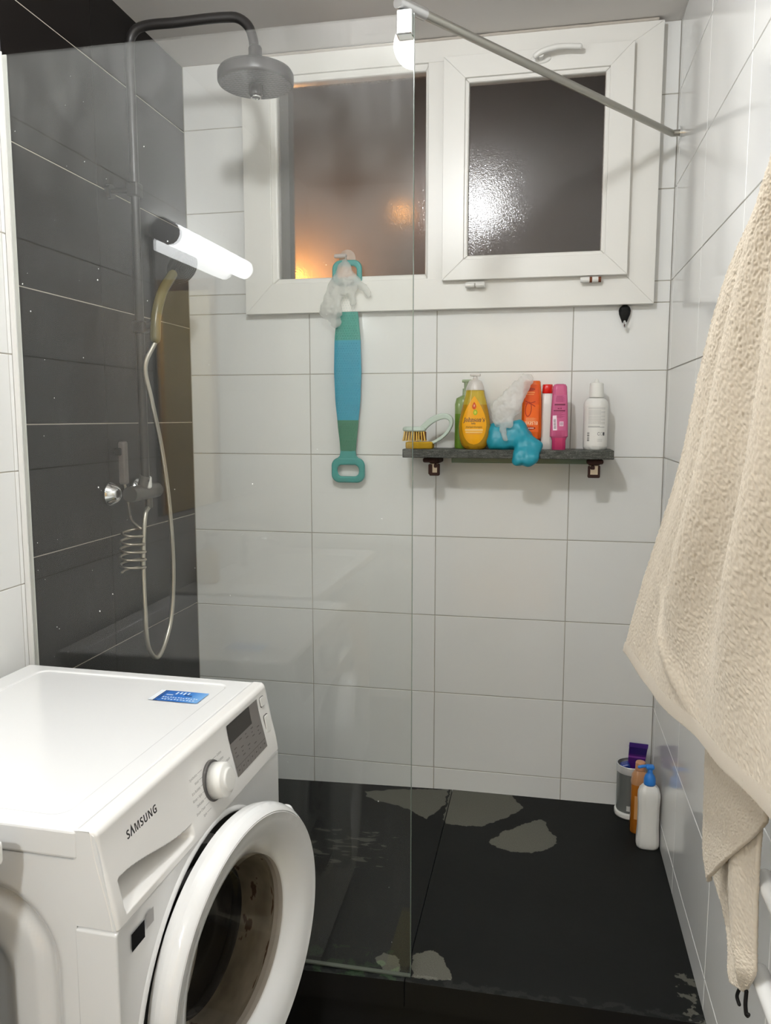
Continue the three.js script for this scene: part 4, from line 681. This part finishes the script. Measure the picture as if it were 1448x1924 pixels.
// ------------------------------------------------------------------ hanging on the window
{
  const s = thing('suction_hook', 'clear suction cup hook stuck to the left window pane', 'hook', [0.522, 1.664, 0.0065]);
  part('suction_cup', lathe([[0, 0.012], [0.006, 0.012], [0.009, 0.008], [0.02, 0.003], [0.026, 0.0]].reverse(), 32).rotateX(Math.PI / 2), mat(rgb(0.78, 0.72, 0.64), 0.2, { transmission: 0.6, thickness: 0 }), s);
  part('hook', tube([[0, 0.006, 0.012], [0, 0.0, 0.018], [0, -0.015, 0.018], [0, -0.024, 0.026], [0, -0.018, 0.034]], 0.0022, 24, 8), M.steel, s);
  part('peg', rbox(0.04, 0.012, 0.012, 0.005, -0.018, 0.006, 0.012), mat(rgb(0.75, 0.72, 0.68), 0.3, { transmission: 0.5, thickness: 0 }), s);
}
{
  const s = thing('back_scrubber', 'blue and green silicone back scrubber hanging from the suction hook', 'scrubber', [0.526, 0.984, 0.024]);
  const W0 = [[0.086, 0.0235], [0.12, 0.026], [0.18, 0.0325], [0.26, 0.040], [0.34, 0.0428], [0.43, 0.041], [0.5, 0.035], [0.56, 0.026], [0.6, 0.019]];
  const half = (y) => { let i = 0; while (i < W0.length - 2 && y > W0[i + 1][0]) i++; return lerp(W0[i][1], W0[i + 1][1], smooth(0, 1, (y - W0[i][0]) / (W0[i + 1][0] - W0[i][0])) * 0.4 + 0.6 * clamp((y - W0[i][0]) / (W0[i + 1][0] - W0[i][0]))); };
  const strip = (y0, y1) => { const secs = []; for (let i = 0; i <= 20; i++) { const y = lerp(y0, y1, i / 20); secs.push([y, half(y), 0.0045, 5]); } return loft(secs, 36); };
  const green = mat(rgb(0.012, 0.18, 0.09), 0.45), blue = mat(rgb(0.0, 0.30, 0.44), 0.5), teal = mat(rgb(0.02, 0.29, 0.26), 0.4);
  part('green_end', strip(0.086, 0.193), green, s, 'green lower end');
  part('blue_middle', strip(0.193, 0.435), blue, s, 'blue middle');
  part('teal_end', strip(0.435, 0.6), mat(rgb(0.02, 0.30, 0.24), 0.45), s, 'teal upper end');
  const loop = roundedRect(-0.053, 0.0, 0.053, 0.078, 0.026); loop.holes.push(roundedRect(-0.034, 0.02, 0.034, 0.055, 0.0145, new THREE.Path()));
  part('handle', merge(extrude(loop, 0.012, 0.005, 3).translate(0, 0, -0.006), extrude(new THREE.Shape([[-0.036, 0.074], [0.036, 0.074], [0.0265, 0.084], [0.0235, 0.1], [-0.0235, 0.1], [-0.0265, 0.084]].map((q) => new THREE.Vector2(...q))), 0.01, 0.003).translate(0, 0, -0.005)), teal, s, 'teal loop handle');
  const loop2 = roundedRect(-0.046, 0.59, 0.046, 0.672, 0.026); loop2.holes.push(roundedRect(-0.03, 0.61, 0.03, 0.654, 0.014, new THREE.Path()));
  part('handle', extrude(loop2, 0.012, 0.005, 3).translate(0, 0, -0.006), teal, s);
  for (const [y0, y1, m] of [[0.1, 0.19, green], [0.2, 0.43, blue], [0.44, 0.58, mat(rgb(0.02, 0.27, 0.21), 0.45)]]) {
    const nubs = []; let k = 0; for (let y = y0; y < y1; y += 0.0075, k++) for (let x = -half(y) + 0.006 + (k % 2) * 0.004; x < half(y) - 0.005; x += 0.008) nubs.push(new THREE.ConeGeometry(0.0017, 0.004, 6).rotateX(Math.PI / 2).translate(x, y, 0.0058));
    const q = part('nubs', merge(...nubs), m, s); q.userData.kind = 'stuff';
  }
}
single('plastic_glove', 'clear disposable glove draped from the suction hook over the back scrubber', 'glove',
  blend([[0.523, 1.63, 0.045, 0.5, 1.57, 0.048, 0.016, 0.026], [0.523, 1.63, 0.045, 0.535, 1.57, 0.048, 0.016, 0.022], [0.498, 1.58, 0.05, 0.47, 1.505, 0.05, 0.02, 0.024], [0.5, 1.57, 0.055, 0.498, 1.5, 0.054, 0.012, 0.018], [0.523, 1.585, 0.058, 0.522, 1.556, 0.058, 0.012, 0.009], [0.545, 1.58, 0.05, 0.549, 1.525, 0.05, 0.011, 0.009], [0.55, 1.60, 0.045, 0.598, 1.553, 0.05, 0.012, 0.01], [0.523, 1.65, 0.042, 0.523, 1.62, 0.043, 0.006, 0.014], [0.48, 1.52, 0.05, 0.495, 1.47, 0.045, 0.02, 0.016]], [0.41, 1.43, 0.02], [0.63, 1.68, 0.09], 110, 0.0045, [1, 1, 2.2], 0.006, 60), M.film);
{
  const s = thing('wall_hook', 'small black teardrop wall hook with chrome tip below the window', 'hook', [1.337, 1.478, 0]);
  part('base', loft([[-0.024, 0.006, 0.005, 2], [-0.014, 0.010, 0.0075, 2], [0.0, 0.0155, 0.0095, 2], [0.01, 0.0168, 0.01, 2], [0.018, 0.0145, 0.009, 2], [0.024, 0.008, 0.006, 2], [0.026, 0.002, 0.002, 2]], 28).translate(0, 0, 0.0095), M.black, s);
  part('hook_tip', tube([[0, -0.02, 0.012], [0, -0.031, 0.016], [0, -0.036, 0.024], [0, -0.028, 0.031]], 0.0045, 20, 10), M.chrome, s);
}

// ------------------------------------------------------------------ bottles on the shower floor in the right corner
{
  const s = thing('storage_jar', 'clear round jar with white base in the shower corner', 'jar', [1.398, 0, 0.048]);
  part('base', lathe([[0, 0], [0.043, 0], [0.0445, 0.004], [0.0445, 0.014], [0.042, 0.018], [0, 0.018]], 40), M.whitePlastic, s);
  part('jar_wall', lathe([[0.040, 0.018], [0.0405, 0.06], [0.0405, 0.142], [0.039, 0.142], [0.0385, 0.02]], 40), mat(rgb(0.42, 0.44, 0.42), 0.1, { transmission: 0.65, thickness: 0 }), s);
  part('rim', merge(new THREE.TorusGeometry(0.0405, 0.0022, 10, 40).rotateX(Math.PI / 2).translate(0, 0.158, 0), lathe([[0.0405, 0.136], [0.0425, 0.138], [0.0425, 0.156], [0.0395, 0.158]], 40)), mat(rgb(0.75, 0.75, 0.74), 0.15, { metalness: 0.3 }), s);
  part('dark_filling', loft([[0.02, 0.032, 0.03, 2.4], [0.06, 0.034, 0.032, 2.4], [0.12, 0.03, 0.03, 2.4], [0.128, 0.02, 0.02, 2.2]], 24), mat(rgb(0.02, 0.022, 0.018), 0.3), s);
  part('blue_lid', rbox(0.028, 0.018, 0.03, 0.007).rotateZ(0.3).translate(-0.017, 0.152, 0.004), mat(rgb(0.02, 0.05, 0.28), 0.25), s);
  part('price_tag', sheet((u, v) => { const a = lerp(1.9, 1.5, u); return [0.0412 * Math.cos(a), lerp(0.026, 0.042, v), 0.0412 * Math.sin(a)]; }, 4, 1), mat(rgb(0.6, 0.6, 0.57), 0.5), s);
}
{
  const s = thing('cream_tube', 'purple foil tube standing in the jar', 'tube', [1.400, 0.03, 0.052]);
  const g = sheet((u, v) => { const a = u * Math.PI * 2, y = v * 0.18, hw = lerp(0.018, 0.0275, v), hd = lerp(0.014, 0.0008, smooth(0.25, 0.93, v)); return [hw * Math.cos(a), y, -hd * Math.sin(a)]; }, 36, 30);
  const lab = canvas(256, 512, (c, w, h) => { c.fillStyle = '#4a1a78'; c.fillRect(0, 0, w, h); c.fillStyle = '#2a1566'; c.fillRect(0, 0, w, h * 0.13); c.fillStyle = '#8d45a8'; c.fillRect(0, h * 0.16, w, h * 0.03); c.fillStyle = '#b07ac4'; c.fillRect(w * 0.3, h * 0.36, w * 0.5, h * 0.03); c.fillRect(w * 0.35, h * 0.45, w * 0.4, h * 0.05); c.fillStyle = '#6a2f8f'; c.fillRect(0, h * 0.6, w, h * 0.2); });
  const m = mat(rgb(1, 1, 1), 0.18, { map: lab, metalness: 0.25, side: THREE.DoubleSide });
  const p = part('sleeve', g, m, s);
  part('crimp', rbox(0.056, 0.014, 0.003, 0.001, 0, 0.184, 0), mat(rgb(0.06, 0.02, 0.22), 0.25, { metalness: 0.3 }), s);
  s.rotation.set(-0.04, 0.15, -0.1);
}
{
  const s = thing('body_oil_bottle', 'orange brown bottle with peach cap behind the white pump bottle', 'bottle', [1.412, 0, 0.148]);
  const sec = [[0, 0.021, 0.019, 2.6], [0.004, 0.024, 0.022, 2.6], [0.15, 0.0245, 0.0225, 2.6], [0.17, 0.022, 0.02, 2.4], [0.182, 0.015, 0.014, 2.1], [0.185, 0.0125, 0.0125, 2]];
  const cut = (a, b) => [at(sec, a), ...sec.filter((q) => q[0] > a && q[0] < b), at(sec, b)];
  part('liquid_part', loft(cut(0, 0.146)), mat(rgb(0.60, 0.20, 0.02), 0.2, { transmission: 0.2, thickness: 0 }), s);
  part('clear_part', loft(cut(0.146, 0.185)), mat(rgb(0.68, 0.34, 0.16), 0.25, { transmission: 0.25, thickness: 0 }), s);
  part('cap', lathe([[0, 0.185], [0.0135, 0.185], [0.014, 0.187], [0.0138, 0.206], [0.012, 0.21], [0, 0.2105]], 28), mat(rgb(0.62, 0.30, 0.16), 0.35), s);
  part('label', wrap(sec, 0.045, 0.115, 0.015, 0.0006), mat(rgb(0.66, 0.34, 0.12), 0.4), s);
}
{
  const s = thing('pump_bottle', 'white lotion bottle with bright blue pump on the shower floor', 'bottle', [1.4275, 0, 0.228]);
  const sec = [[0, 0.026, 0.019, 3], [0.003, 0.029, 0.022, 3], [0.008, 0.0305, 0.0235, 3], [0.025, 0.0305, 0.0235, 3], [0.06, 0.0285, 0.022, 3], [0.12, 0.0285, 0.022, 3], [0.145, 0.030, 0.023, 3], [0.158, 0.0295, 0.0225, 2.8], [0.170, 0.026, 0.02, 2.6], [0.178, 0.02, 0.016, 2.3], [0.182, 0.0155, 0.0145, 2]];
  part('body', loft(sec, 44), M.whitePlastic, s);
  const blue = mat(rgb(0.03, 0.22, 0.68), 0.3);
  const p = part('pump', lathe([[0, 0.181], [0.0155, 0.181], [0.016, 0.185], [0.0155, 0.199], [0.012, 0.208], [0.008, 0.213], [0.0068, 0.218], [0.0068, 0.226], [0, 0.226]], 32), blue, s);
  part('nozzle', merge(rbox(0.022, 0.012, 0.018, 0.005, 0.0, 0.231, 0), tube([[-0.004, 0.2335, 0], [-0.018, 0.2335, 0.004], [-0.030, 0.2315, 0.007]], 0.0042, 16, 10)), blue, p);
}

scene.traverse((o) => { if (o.isMesh) { o.castShadow = true; o.receiveShadow = true; } });
renderer.render(scene, camera);
